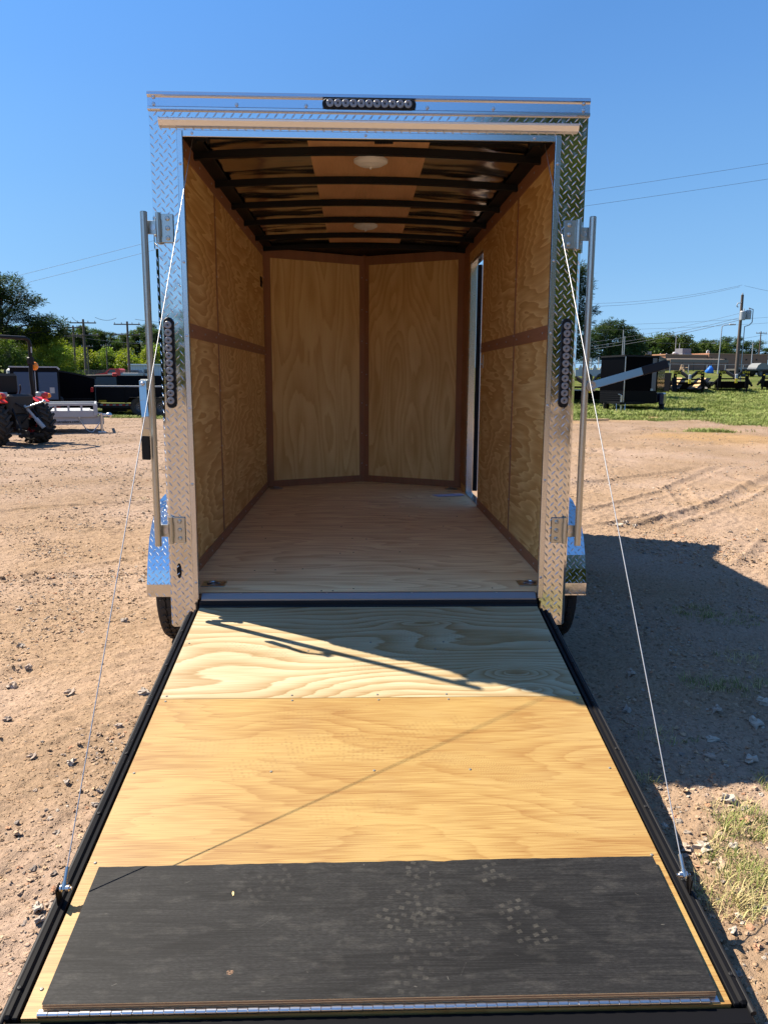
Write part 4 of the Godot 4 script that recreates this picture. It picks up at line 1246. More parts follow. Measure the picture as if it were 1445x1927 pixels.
			rm.lathe([Vector2(0, -0.02), Vector2(0.12, -0.03), Vector2(0.17, -0.07), Vector2(0.203, -0.078), Vector2(0.203, 0.078), Vector2(0.17, 0.07), Vector2(0.12, 0.03), Vector2(0, 0.02)], 32)
			put("rim", rm, M.alu, w)
	put("axle", nb().rod(Vector3(-1.0, 0.30, -0.745), Vector3(1.0, 0.30, -0.745), 0.035, 10).rod(Vector3(-1.0, 0.30, -1.58), Vector3(1.0, 0.30, -1.58), 0.035, 10), M.satin_black, T)
	# --- ramp door, let down on the dirt
	var ax := Vector3(0, -0.162, 0.987).normalized()
	var an := Vector3(0, ax.z, -ax.y)
	var R := Transform3D(Basis(Vector3.RIGHT, an, ax), Vector3(0, 0.389, 0.02))  # local: x across, y out of the ramp, z down the ramp
	var fr := nb()
	fr.bx(-0.80, 0.80, -0.045, -0.020, 0.03, 2.03).bx(-0.826, 0.826, -0.045, -0.008, 2.0315, 2.075, 0.004)
	for s in [-1.0, 1.0]:
		fr.bx(s * 0.793, s * 0.806, -0.045, 0.001, 0.03, 2.031, 0.002)
		fr.bx(s * 0.806, s * 0.826, -0.046, 0.005, 0.05, 2.0312, 0.006)
	var ramp := put("ramp_door", fr, M.black, T)
	ramp.transform = R
	for s in [-1.0, 1.0]:
		put("edge_seal", nb().rod(Vector3(s * 0.828, -0.006, 0.08), Vector3(s * 0.828, -0.006, 2.05), 0.007, 10), M.rubber, ramp)
		var rv := []
		for k in 7: rv.append(Vector3(s * 0.816, 0.0052, 0.25 + 0.285 * k))
		screws(ramp, "edge_screw", rv, 0.006, M.satin_black, Vector3.ZERO)
	var sheet := func(called: String, z0: float, z1: float, m: Material, oz: float) -> MeshInstance3D:
		var mb := nb()
		mb.face([Vector3(-0.786, 0, z0), Vector3(0.786, 0, z0), Vector3(0.786, 0, z1), Vector3(-0.786, 0, z1)], Vector3.UP, [Vector2(0, z0 - oz), Vector2(1.572, z0 - oz), Vector2(1.572, z1 - oz), Vector2(0, z1 - oz)])
		mb.bx(-0.786, 0.786, -0.0185, -0.0006, z0, z1)
		return put(called, mb, m, ramp)
	rng.seed = 77
	var imA := wood(1024, 512, 1.6, 0.8, Color(0.37, 0.305, 0.182), Color(0.236, 0.147, 0.058), {"seed": 104, "fx": 0.6, "fy": 1.7, "amp": 4.2, "ky": 18.0, "con": 1.0, "tone": 0.2, "fib": 0.28, "pw": 1.9, "ff": 170.0, "jit": 0.12, "knots": [[1.36, 0.60, 0.13, 0.05, 4.4], [1.03, 0.17, 0.14, 0.03, 2.2], [1.40, 0.72, 0.08, 0.03, 2.2]]})
	for q in [[0.30, 0.42, 1.9, 0.35], [0.86, 0.52, 1.5, 0.3], [1.05, 0.30, 1.7, 0.4], [0.68, 0.20, 1.2, 0.25], [1.0, 0.45, 1.4, 0.3]]: boot(imA, 640.0, q[0], q[1], q[2], Color(0.45, 0.38, 0.28), q[3], 0.012)
	M.ramp_a = tex_mat(imA, 0.6, 1.6, 0.8)
	var imB := wood(1024, 820, 1.6, 1.28, Color(0.300, 0.187, 0.058), Color(0.212, 0.104, 0.0245), {"seed": 120, "fx": 0.75, "fy": 1.7, "amp": 3.4, "ky": 6.0, "con": 0.62, "tone": 0.42, "fib": 0.75, "pw": 2.6, "ff": 210.0, "jit": 0.22})
	for q in [[0.62, 0.27, 1.35, 0.42], [0.45, 0.39, 1.2, 0.35], [0.80, 0.34, 1.6, 0.32], [1.0, 0.20, 1.25, 0.3], [0.92, 0.34, 2.0, 0.3], [0.3, 0.3, 1.5, 0.2], [0.72, 0.62, 1.4, 0.18], [0.55, 0.12, 1.5, 0.2]]: boot(imB, 640.0, q[0], q[1], q[2], Color(0.42, 0.30, 0.16), q[3] * 0.8, 0.0135)
	var bn := noise(131, 1.0, 3)
	for im in [imA, imB]:  # tracked-in dust, specks and small dents
		for y in im.get_height():
			for x in im.get_width():
				var d := smooth(0.05, 0.55, bn.get_noise_2d(x / 640.0 * 3.2 + (20.0 if im == imA else 0.0), y / 640.0 * 5.0))
				if d > 0.0: blend(im, x, y, Color(0.55, 0.45, 0.31), d * 0.16 * (0.5 + 0.5 * rng.randf()))
		for k in 260:
			var px: int = rng.randi() % im.get_width()
			var py: int = rng.randi() % im.get_height()
			for q in rng.randi_range(1, 4): blend(im, px + q, py, Color(0.26, 0.17, 0.08), rng.randf_range(0.15, 0.6))
		for k in 40:
			var a := Vector2(rng.randf() * im.get_width(), rng.randf() * im.get_height())
			var dv := Vector2.from_angle(rng.randf() * TAU)
			for q in rng.randi_range(8, 46): blend(im, int(a.x + dv.x * q), int(a.y + dv.y * q), Color(0.36, 0.25, 0.13), rng.randf_range(0.05, 0.22))
	wavy_print(imB, 640.0, 1.12, 0.40, 1.9, Color(0.42, 0.29, 0.14), 0.3)
	wavy_print(imB, 640.0, 1.20, 0.46, 2.1, Color(0.42, 0.29, 0.14), 0.26)
	M.ramp_b = tex_mat(imB, 0.5, 1.6, 1.28)
	sheet.call("plywood_sheet", 0.012, 0.7725, M.ramp_a, 0.0)
	sheet.call("plywood_sheet", 0.7750, 2.0305, M.ramp_b, 0.765)
	var sc := []
	for z in [0.755, 0.79]:
		for x in [-0.765, -0.30, 0.02, 0.28, 0.765]: sc.append(Vector3(x + (0.004 if z > 0.77 else 0.0), 0.0002, z))
	for z in [0.35, 1.2]:
		for x in [-0.765, -0.33, 0.0, 0.31, 0.765]: sc.append(Vector3(x, 0.0002, z))
	for z in [1.58, 1.96]:
		for x in [-0.767, 0.767]: sc.append(Vector3(x, 0.0002, z))
	sc.append(Vector3(-0.26, 0.0002, 0.42)); sc.append(Vector3(0.27, 0.0002, 0.41))
	screws(ramp, "deck_screw", sc, 0.0046, mat(0.20, 0.19, 0.17, 0.5, 0.6), Vector3.ZERO)
	# transition flap folded back over the ramp
	var imF := wood(1024, 280, 1.52, 0.42, Color(0.0115, 0.0115, 0.0122), Color(0.0035, 0.0035, 0.004), {"seed": 140, "fx": 0.5, "fy": 3.2, "amp": 3.0, "ky": 1.0, "con": 0.6, "tone": 0.4, "fib": 0.7, "pw": 1.5, "ff": 220.0, "jit": 0.2, "knots": [[0.42, 0.04, 0.032, 0.022, 1.2], [0.46, 0.115, 0.04, 0.024, 1.3], [0.94, 0.115, 0.045, 0.026, 1.4], [0.91, 0.195, 0.04, 0.026, 1.3], [0.95, 0.295, 0.04, 0.02, 1.4], [0.41, 0.335, 0.05, 0.02, 1.2]]})
	var dn2 := noise(150, 1.0, 3)
	var dn3 := noise(151, 1.0, 2)
	for y in imF.get_height():
		for x in imF.get_width():
			var px := x * 1.52 / 1024.0
			var py := y * 0.42 / 280.0
			var dst := smooth(0.05, 0.6, dn2.get_noise_2d(px * 9.0, py * 22.0)) * (0.4 + 0.6 * rng.randf()) + (0.6 if dn3.get_noise_2d(px * 120.0, py * 420.0) > 0.55 else 0.0) * smooth(-0.1, 0.5, dn2.get_noise_2d(px * 4.0 + 9.0, py * 6.0))
			var speck := dn3.get_noise_2d(px * 55.0 + 7.0, py * 330.0) + 0.6 * (rng.randf() - 0.5)
			var pc := imF.get_pixel(x, y) * (1.0 + 0.42 * speck)
			imF.set_pixel(x, y, Color(pc.r, pc.g * 0.99, pc.b * 0.97))
			blend(imF, x, y, Color(0.46, 0.44, 0.40), clampf(dst, 0, 1) * 0.20)
	for q in [[0.52, 0.05, 1.0, 0.55], [0.62, 0.20, 1.5, 0.14], [0.83, 0.12, 0.35, 0.8], [0.90, 0.16, -0.3, 0.55], [1.09, 0.15, -0.35, 0.95], [0.85, 0.27, 0.2, 0.5], [0.68, 0.27, 1.3, 0.2], [0.30, 0.12, 0.8, 0.12]]: boot(imF, 674.0, q[0], q[1], q[2], Color(0.50, 0.475, 0.42), q[3] * 0.46, 0.0180)
	for k in 22:
		var a := Vector2(rng.randf_range(0.0, 1.5), rng.randf_range(0.0, 0.41))
		var d := Vector2.from_angle(rng.randf() * TAU) * rng.randf_range(0.0002, 0.0012)
		for q in rng.randi_range(6, 40): blend(imF, int((a.x + d.x * q) * 674.0), int((a.y + d.y * q) * 674.0), Color(0.5, 0.48, 0.44), rng.randf_range(0.05, 0.3))
	for q in [[0.42, 0.04, 0.034, 0.022], [0.46, 0.115, 0.045, 0.026], [0.94, 0.115, 0.05, 0.030], [0.91, 0.195, 0.046, 0.030], [0.95, 0.295, 0.044, 0.024]]:  # worn rims round the knots
		for k in 1400:
			var a := rng.randf() * TAU
			var r := 1.0 + 0.75 * pow(rng.randf() - 0.5, 1.0) + 0.12 * sin(a * 3.0 + q[0] * 50.0)
			blend(imF, int((q[0] + cos(a) * r * q[2]) * 674.0), int((q[1] + sin(a) * r * q[3]) * 674.0), Color(0.36, 0.35, 0.33), (0.07 + 0.07 * sin(a)) * rng.randf())
	for k in 420:  # the open knot that shows raw wood
		var a := rng.randf() * TAU
		var r := sqrt(rng.randf()) * 0.008
		blend(imF, int((0.41 + cos(a) * r) * 674.0), int((0.335 + sin(a) * r * 0.8) * 674.0), [Color(0.05, 0.04, 0.03), Color(0.62, 0.48, 0.38)][rng.randi() % 2], 0.6)
	M.flap = tex_mat(imF, 0.66, 1.52, 0.42, 1.2)
	M.flap.metallic_specular = 0.32
	var fx0 := -0.744
	var fx1 := 0.757
	var fpoly := PackedVector2Array()
	var bk := []  # the cut edge on the uphill side is a little ragged
	for k in 61:
		var x := lerpf(fx0, fx1, k / 60.0)
		bk.append(Vector2(x, lerpf(1.616, 1.606, k / 60.0) + rng.randf_range(-0.0012, 0.0012) + (0.004 if k == 36 or k == 37 else 0.0)))
	var fm2 := nb()
	var top := []
	for k in 60:
		var a: Vector2 = bk[k]
		var b: Vector2 = bk[k + 1]
		fm2.face([Vector3(a.x, 0.0205, a.y), Vector3(b.x, 0.0205, b.y), Vector3(b.x, 0.0205, 2.0145), Vector3(a.x, 0.0205, 2.0145)], Vector3.UP, [Vector2(a.x + 0.755, a.y - 1.605), Vector2(b.x + 0.755, b.y - 1.605), Vector2(b.x + 0.755, 0.41), Vector2(a.x + 0.755, 0.41)])
		fm2.face([Vector3(a.x, 0.003, a.y), Vector3(b.x, 0.003, b.y), Vector3(b.x, 0.0205, b.y), Vector3(a.x, 0.0205, a.y)], Vector3(0, 0, -1))
	var flap := put("flap_board", fm2, M.flap, ramp)
	for k in 5: put("ply_layer", nb().bx(fx0 + 0.0004 * k, fx1 - 0.0004 * k, 0.003 + 0.0034 * k, 0.0063 + 0.0034 * k, 1.62, 2.0142 + (0.0008 if k % 2 else 0.0)), M.ply_edge if k % 2 == 0 else M.ply_edge_dark, flap)
	var hg := put("piano_hinge", nb().bx(-0.752, 0.760, 0.0006, 0.0035, 2.012, 2.028), M.steel, ramp)
	for k in 33:
		var x := -0.750 + 0.0458 * k
		put("hinge_knuckle", nb().rod(Vector3(x, 0.0055, 2.0265), Vector3(x + (0.0215 if k < 32 else 0.02), 0.0055, 2.0265), 0.0062, 10), M.steel, hg)
		if k < 32: put("hinge_knuckle", nb().rod(Vector3(x + 0.0235, 0.0051, 2.0265), Vector3(x + 0.044, 0.0051, 2.0265), 0.0056, 10), M.steel, hg)
	# cables from the header down to clips on the ramp
	for s in [-1.0, 1.0]:
		var cl := Vector3(s * 0.800 + (0.004 if s > 0.0 else 0.0), 0.052, 1.712 if s < 0.0 else 1.70)
		var tab := put("cable_tab", nb().bx(s * 0.812, s * 0.816, -0.02, 0.053, 1.70, 1.728, 0.001), M.black, ramp)
		put("clip_bolt", nb().rod(Vector3(cl.x - s * 0.02, 0.045, cl.z), Vector3(cl.x + s * 0.016, 0.045, cl.z), 0.004, 8).rod(Vector3(cl.x - s * 0.014, 0.045, cl.z), Vector3(cl.x - s * 0.006, 0.045, cl.z), 0.0085, 6).rod(Vector3(cl.x + s * 0.004, 0.045, cl.z), Vector3(cl.x + s * 0.008, 0.045, cl.z), 0.0095, 12), M.steel, tab)
		var w0: Vector3 = R * Vector3(cl.x, 0.045, cl.z)
		var w1 := Vector3(s * 0.775, 2.47, -0.13)
		var dirc := (w1 - w0).normalized()
		put("lift_cable", nb().rod(w0, w1, 0.0017, 8), M.cable, T)
		put("cable_sleeve", nb().rod(w0 + dirc * 0.01, w0 + dirc * 0.05, 0.0055, 8).path([w0 - dirc * 0.004, w0 + dirc * 0.014], 0.0075, 8), M.zinc, T)
	# paper left on the floor by the side door, seed leaf on the flap
	var pp := nb()
	pp.face([Vector3(-0.14, 0, -0.05), Vector3(0.14, 0.001, -0.07), Vector3(0.13, 0.004, 0.06), Vector3(-0.11, 0, 0.07)], Vector3.UP)
	pp.bx(-0.11, 0.13, -0.0006, -0.0002, -0.05, 0.05)
	one("paper_sheet", pp, mat(0.55, 0.50, 0.66, 0.7), "sheet of pale paper on the trailer floor by the side doorway", "paper", Vector3(0.72, 0.4432, -3.10), 0.2)
	var lf := nb()
	for k in 6:
		var a := lerpf(-1.0, 1.0, k / 6.0)
		var b := lerpf(-1.0, 1.0, (k + 1) / 6.0)
		var wa := 0.0028 * (1.0 - a * a)
		var wb := 0.0028 * (1.0 - b * b)
		lf.face([Vector3(-wa, 0.0012 * (1 - a * a), a * 0.009), Vector3(wa, 0.0002, a * 0.009), Vector3(wb, 0.0002, b * 0.009), Vector3(-wb, 0.0012 * (1 - b * b), b * 0.009)], Vector3.UP)
	var leaf := one("dry_leaf", lf, mat(0.62, 0.47, 0.22, 0.7), "tiny dry yellow leaf lying on the charcoal flap board", "leaf")
	leaf.transform = R * Transform3D(Basis(Vector3.UP, 0.15), Vector3(-0.372, 0.022, 1.715))

# ---------------------------------------------------------------- trees
var leaf_clump: ArrayMesh
var leaf_clump_far: ArrayMesh
var pine_clump: ArrayMesh

func clump_mesh(n: int, size: float, thin: float, sd: int) -> ArrayMesh:
	var r := RandomNumberGenerator.new()
	r.seed = sd
	var mb := nb()
	for k in n:
		var d := Vector3(r.randf_range(-1, 1), r.randf_range(-1, 1), r.randf_range(-1, 1))
		d = d.normalized() * pow(r.randf(), 0.5)
		var a := Vector3(r.randf_range(-1, 1), r.randf_range(-0.8, 0.8), r.randf_range(-1, 1)).normalized()
		if thin < 0.35: a = (d + a * 0.35).normalized()
		var b := a.cross(Vector3(r.randf_range(-1, 1), r.randf_range(-1, 1), r.randf_range(-1, 1))).normalized()
		var s := size * r.randf_range(0.7, 1.3)
		var nn := a.cross(b)
		if nn.dot(d + Vector3(0, 0.4, 0)) < 0.0: nn = -nn
		mb.face([d - a * s, d + b * s * thin, d + a * s, d - b * s * thin], nn)
	return mb.mesh()

func leaf_mat(k: float) -> StandardMaterial3D:
	var m := StandardMaterial3D.new()
	m.vertex_color_use_as_albedo = true
	m.roughness = 0.6
	m.metallic_specular = 0.25
	m.backlight_enabled = true
	m.backlight = Color(k, k * 1.05, k * 0.5)
	return m

# lobes: [x, y, z, rx, ry, rz] round the foot of the tree
func tree(called: String, label: String, at: Vector3, trunk_h: float, trunk_r: float, lobes: Array, per: int, clump: float, col: Color, pine := false, group := "", near := false) -> Node3D:
	var t := thing(called, label, "tree", Vector3(at.x, ground_y(at.x, at.z) - 0.1, at.z), 0.0, group)
	var mb := nb()
	var top := Vector3(0.02 * trunk_h, trunk_h, 0.01 * trunk_h)
	mb.path([Vector3.ZERO, top * 0.3 + Vector3(0.04 * trunk_h, 0, 0), top * 0.65 - Vector3(0.02 * trunk_h, 0, 0), top], trunk_r, 8, trunk_r * 0.35)
	for l in lobes:
		var c := Vector3(l[0], l[1], l[2])
		var fy := clampf(l[1] / trunk_h - 0.16, 0.25, 0.95)
		var p0 := Vector3(0.02 * trunk_h * fy, trunk_h * fy, 0)
		mb.path([p0, p0.lerp(c, 0.5) + Vector3(0, 0.12 * c.distance_to(p0), 0), c], trunk_r * 0.34, 5, trunk_r * 0.1, false)
	put("trunk", mb, M.bark, t)
	var tr := []
	var cols := []
	for l in lobes:
		var c := Vector3(l[0], l[1], l[2])
		var rad := Vector3(l[3], l[4], l[5])
		var bias := rng.randf_range(0.8, 1.2)
		var hue := rng.randf_range(-0.12, 0.12)
		var cnt := int(per * clampf(rad.x * rad.z / 2.0, 0.5, 6.0))
		var nf := noise(rng.randi() % 1000, 1.0)
		for k in cnt:
			var d := Vector3(rng.randf_range(-1, 1), rng.randf_range(-1, 1), rng.randf_range(-1, 1))
			if d.length() > 1.0 or d.length() < 0.05: continue
			d = d.normalized() * pow(d.length(), 0.55)
			var q := 1.0 + 0.45 * nf.get_noise_3d(d.x * 2.2, d.y * 2.2, d.z * 2.2)
			if nf.get_noise_3d(d.x * 3.0 + 20.0, d.y * 3.0, d.z * 3.0) > 0.52: continue
			var p := c + d * rad * q
			var s := clump * rng.randf_range(0.6, 1.3)
			var bs := Basis.from_euler(Vector3(rng.randf() * TAU, rng.randf() * TAU, rng.randf() * TAU)).scaled(Vector3(s, s * (0.6 if pine else 0.85), s))
			tr.append(Transform3D(bs, p))
			var cc := col * bias * rng.randf_range(0.75, 1.25)
			cols.append(Color(cc.r * (1.0 + hue), cc.g, cc.b * (1.0 - hue)))
	many("crown", pine_clump if pine else (leaf_clump if near else leaf_clump_far), M.leaf, tr, cols, t)
	return t

func round_lobes(sd: int, h: float, w: float, n: int, low := 0.25) -> Array:
	var r := RandomNumberGenerator.new()
	r.seed = sd
	var o := []
	for k in n:
		var f := (k + 0.5) / n
		var y := lerpf(low, 0.88, f) * h
		var ring := sqrt(maxf(0.05, 1.0 - pow((lerpf(low, 0.95, f) - low - 0.22) / 0.62, 2.0))) * w * 0.62
		var a := k * 2.4 + r.randf() * 0.8
		var s := w * r.randf_range(0.30, 0.46)
		o.append([cos(a) * ring * r.randf_range(0.5, 1.0), y, sin(a) * ring * r.randf_range(0.5, 1.0), s, s * r.randf_range(0.6, 0.85), s])
	return o

func pine_lobes(sd: int, h: float, w: float, n: int, low := 0.4) -> Array:
	var r := RandomNumberGenerator.new()
	r.seed = sd
	var o := []
	for k in n:
		var f := (k + 0.5) / n
		var a := k * 2.4 + r.randf()
		var reach := w * (0.35 + 0.75 * sin(PI * clampf(f * 0.8 + 0.18, 0, 1))) * r.randf_range(0.4, 0.9) * (1.0 if f < 0.85 else 0.4)
		var s := w * r.randf_range(0.26, 0.46)
		o.append([cos(a) * reach, lerpf(low, 0.97, f) * h, sin(a) * reach, s, s * r.randf_range(0.32, 0.5), s])
	return o

func build_trees() -> void:
	leaf_clump = clump_mesh(26, 0.20, 0.55, 3)
	leaf_clump_far = clump_mesh(16, 0.30, 0.6, 5)
	pine_clump = clump_mesh(26, 0.42, 0.16, 7)
	M.leaf = leaf_mat(0.85)
	M.bark = mat(0.10, 0.075, 0.055, 0.9)
	var dark := Color(0.030, 0.048, 0.017)
	var mid := Color(0.075, 0.115, 0.028)
	var bright := Color(0.28, 0.32, 0.045)
	# left: a big pine, an oak under it, a bright young tree
	tree("pine_tree", "tall spreading dark pine behind the oak at the edge of the yard", Vector3(-25.2, 0, -53.5), 8.2, 0.30, [[-1.2, 6.9, 0, 2.0, 0.9, 1.8], [0.6, 7.2, 0.4, 1.5, 0.7, 1.4], [-0.4, 6.1, -0.8, 2.1, 0.7, 1.8], [1.9, 6.3, 0.3, 1.2, 0.5, 1.1], [-2.6, 5.9, 0.6, 1.8, 0.8, 1.5], [1.2, 5.2, 0.8, 1.6, 0.5, 1.3], [2.9, 4.75, 0.2, 1.5, 0.42, 1.2], [3.7, 4.2, -0.3, 0.9, 0.4, 1.0], [-1.5, 4.6, 0.5, 1.9, 0.6, 1.5], [0.3, 4.0, 0.9, 1.4, 0.5, 1.2], [-3.4, 4.4, 0.2, 1.7, 0.6, 1.3], [1.8, 3.7, 0.0, 1.5, 0.4, 1.2]], 190, 0.38, dark, true, "", true)
	tree("oak_tree", "dark green oak standing under the tall pine behind the tractor", Vector3(-24.6, 0, -50.0), 3.4, 0.25, [[-1.2, 2.9, 0, 1.3, 0.9, 1.2], [0.2, 3.1, 0.3, 1.2, 0.8, 1.1], [1.3, 2.4, 0.2, 1.1, 0.9, 1.0], [-2.4, 2.2, 0.4, 1.3, 1.0, 1.1], [-0.5, 1.8, 0.7, 1.4, 1.0, 1.0], [1.2, 1.3, 0.6, 1.1, 0.9, 0.9], [-2.2, 1.0, 0.8, 1.2, 0.9, 0.9], [2.4, 1.8, 0.0, 1.0, 0.9, 0.9]], 420, 0.30, mid, false, "", true)
	tree("young_tree", "bright yellow green young tree to the right of the dark oak", Vector3(-22.5, 0, -54.5), 4.3, 0.14, [[-0.5, 4.55, 0, 0.6, 0.5, 0.6], [-0.9, 3.9, 0.1, 0.7, 0.5, 0.7], [0.1, 3.7, 0.1, 0.8, 0.6, 0.7], [0.6, 3.2, 0.2, 0.9, 0.6, 0.8], [-0.7, 2.7, 0.3, 0.9, 0.7, 0.8], [0.9, 2.6, 0.1, 0.9, 0.6, 0.8], [0.2, 2.0, 0.6, 1.1, 0.7, 0.8], [1.3, 1.8, 0.2, 1.0, 0.8, 0.8], [-0.9, 1.7, 0.5, 1.0, 0.7, 0.8], [0.6, 1.0, 0.5, 1.3, 0.8, 0.8], [1.7, 0.9, 0.1, 1.0, 0.8, 0.8]], 480, 0.26, bright, false, "", true)
	# left middle distance: light green round trees, then pines on the rise behind
	var k := 0
	for q in [[-40.0, -112.0, 3.9, 2.6], [-36.6, -113.0, 3.0, 2.3], [-33.6, -112.0, 2.7, 2.2], [-44.0, -114.0, 4.6, 3.0], [-30.2, -113.0, 4.0, 2.7], [-27.0, -116.0, 2.9, 2.4], [-24.2, -114.0, 3.2, 2.4], [-38.2, -118.0, 3.5, 2.6], [-32.0, -120.0, 3.4, 2.6], [-42.0, -117.0, 3.2, 2.4], [-35.0, -117.0, 3.6, 2.4]]:
		tree("roadside_tree", "light green round tree beyond the yard fence and utility poles", Vector3(q[0], 0, q[1]), q[2] * 0.8, 0.15, round_lobes(200 + k, q[2], q[3], 8, 0.12), 130, 0.5, (mid.lerp(bright, 0.25 + 0.55 * rng.randf())), false, "light green trees beyond the fence")
		k += 1
	for q in 46:
		var x := -80.0 + q * 1.25 + rng.randf_range(-1, 1)
		var z := -172.0 - rng.randf_range(0.0, 10.0)
		var h := rng.randf_range(8.2, 9.8) + 0.9 * sin(q * 0.55)
		tree("hill_tree", "dark tree in the wooded rise far behind the poles", Vector3(x, 0, z), h * 0.92, 0.22, pine_lobes(300 + q, h, 2.7, 9, 0.1) if q % 3 else round_lobes(300 + q, h, 3.4, 8, 0.15), 110, 0.75, dark.lerp(mid, rng.randf() * 0.7), q % 3 != 0, "dark trees on the wooded rise")
	# right: pine beside the trailer, dome of oaks, mixed trees behind the school
	tree("pine_tree", "slim pine rising just behind the trailer's right side", Vector3(12.1, 0, -42.4), 7.6, 0.22, [[0.2, 7.1, 0, 0.8, 0.4, 0.7], [0.5, 6.3, 0, 0.9, 0.42, 0.8], [-0.2, 5.7, 0.2, 1.2, 0.45, 1.0], [0.6, 4.9, 0.1, 0.9, 0.4, 0.8], [0.3, 4.2, 0, 0.9, 0.4, 0.9], [0.0, 3.4, 0, 1.0, 0.5, 1.0], [-0.8, 4.6, 0, 1.0, 0.4, 0.8], [-0.6, 6.6, 0, 0.9, 0.4, 0.8], [0.4, 2.6, 0.0, 0.8, 0.4, 0.8]], 330, 0.36, dark, true, "", true)
	tree("oak_tree", "broad dark oak dome above the black cargo trailer", Vector3(35.4, 0, -108.0), 6.2, 0.4, [[0.3, 6.0, 0, 1.7, 1.1, 1.6], [-1.4, 5.2, 0.4, 1.7, 1.1, 1.5], [2.0, 5.2, 0.2, 1.7, 1.1, 1.5], [-2.7, 4.0, 0.3, 1.7, 1.2, 1.4], [3.4, 3.9, 0.2, 1.7, 1.2, 1.4], [0.3, 4.2, 1.2, 2.2, 1.4, 1.4], [-1.9, 2.6, 0.8, 1.9, 1.3, 1.3], [2.4, 2.6, 0.8, 1.9, 1.3, 1.3], [4.3, 2.5, 0.2, 1.3, 1.2, 1.2], [-3.5, 2.3, 0.2, 1.5, 1.2, 1.2], [0.3, 2.0, 1.3, 2.2, 1.2, 1.2]], 300, 0.45, Color(0.040, 0.066, 0.024), false, "", true)
	k = 0
	for q in [[43.6, -126.0, 4.6, 2.9], [46.2, -128.0, 5.6, 3.0], [48.6, -127.0, 5.8, 2.8], [51.2, -129.0, 6.2, 2.9], [53.6, -128.0, 6.0, 2.6], [57.0, -134.0, 5.0, 3.0], [60.6, -136.0, 4.7, 3.2], [64.0, -138.0, 4.6, 3.0], [30.2, -124.0, 5.0, 3.2], [41.6, -124.0, 3.8, 2.6]]:
		tree("school_tree", "mid green leafy tree behind the brick school roof", Vector3(q[0], 0, q[1]), q[2] * 0.8, 0.2, round_lobes(400 + k, q[2], q[3], 9, 0.2), 170, 0.5, dark.lerp(mid, 0.3 + 0.5 * rng.randf()), false, "leafy trees behind the school")
		k += 1
	for q in 15:
		var x := 64.0 + q * 2.6 + rng.randf_range(-1, 1)
		var h := 5.4 + 0.13 * q + rng.randf_range(-0.9, 1.0)
		tree("far_pine", "pine in the far tree line behind the school", Vector3(x, 0, -166.0 - rng.randf_range(0, 8)), h, 0.2, pine_lobes(500 + q, h, 2.3, 9, 0.25), 100, 0.65, dark.lerp(mid, 0.2 + 0.4 * rng.randf()), true, "pines in the far tree line")
	# unseen trees added so the bent plate edges mirror dark foliage
	for q in [[-24.0, 4.0], [-26.0, 11.0], [-28.0, -3.0], [-30.0, -9.0], [-25.0, -14.0], [-22.5, -19.5], [-28.0, -20.0], [-24.0, 18.0], [25.0, 5.0], [27.0, -3.0], [29.0, -10.0], [31.0, -17.0], [30.0, 12.0]]:
		tree("added_side_tree", "tall leafy unseen tree added for the plate edges to mirror", Vector3(q[0], 0, q[1]), 7.5, 0.25, round_lobes(830 + int(q[1]), 9.0, 4.6, 11, 0.05), 100, 0.6, mid * 0.75, false, "unseen trees added for reflections")
	# behind the photographer: the wood that the polished plates mirror
	for q in [[5.2, 15.5, 9.5, 4.4], [8.8, 17.5, 10.0, 4.6], [12.8, 18.0, 9.0, 4.6], [17.0, 17.0, 9.0, 4.6], [21.5, 15.0, 8.5, 4.4]]:
		tree("yard_tree", "leafy green tree at the near edge of the yard", Vector3(q[0], 0, q[1]), q[2] * 0.8, 0.25, round_lobes(600 + int(q[0]), q[2], q[3], 11, 0.08), 120, 0.55, mid * 0.85, false, "trees at the near edge of the yard")
	for q in 9:
		tree("edge_tree", "tree in the wood across the road", Vector3(-46.0 + q * 8.5, 0, 62.0 + rng.randf_range(-4, 4)), 5.5, 0.25, round_lobes(700 + q, 7.0, 5.0, 9, 0.05), 90, 0.9, mid, false, "trees in the wood across the road")

# ---------------------------------------------------------------- far street furniture
func pole(label: String, x: float, z: float, h: float, arms: Array, r := 0.13, group := "") -> Node3D:
	var t := thing("utility_pole", label, "utility pole", Vector3(x, ground_y(x, z), z), 0.0, group)
	put("post", nb().rod(Vector3(0, -0.2, 0), Vector3(0, h, 0), r, 10, r * 0.7), M.pole, t)
	for a in arms:
		var c := put("crossarm", nb().box(Vector3(0.02, a[0], 0.14), Vector3(a[1], 0.11, 0.09), 0.01), M.pole, t)
		for s in [-0.46, -0.2, 0.2, 0.46]:
			put("insulator", nb().rod(Vector3(s * a[1], a[0] + 0.05, 0.14), Vector3(s * a[1], a[0] + 0.2, 0.14), 0.045, 6), M.grey, c)
	return t

func wire(label: String, a: Vector3, b: Vector3, sag: float, r := 0.011) -> void:
	var mid := (a + b) * 0.5
	var pts := []
	for k in 25:
		var f := k / 24.0
		pts.append(a.lerp(b, f) - mid - Vector3(0, sag * 4.0 * f * (1.0 - f), 0))
	one("overhead_wire", nb().path(pts, r, 5), M.wire, label, "wire", mid)

func lamp_post(label: String, x: float, z: float, h: float, arm: float) -> void:
	var t := thing("street_lamp", label, "street lamp", Vector3(x, ground_y(x, z), z))
	put("post", nb().rod(Vector3(0, 0, 0), Vector3(0.1, h * 0.96, 0), 0.085, 8, 0.05), M.lampgrey, t)
	put("arm", nb().path([Vector3(0.1, h * 0.95, 0), Vector3(arm * 0.35, h * 0.985, 0), Vector3(arm, h, 0)], 0.045, 6), M.lampgrey, t)
	put("lamp_head", nb().box(Vector3(arm + 0.3, h, 0), Vector3(0.75, 0.16, 0.3), 0.05), M.grey, t)

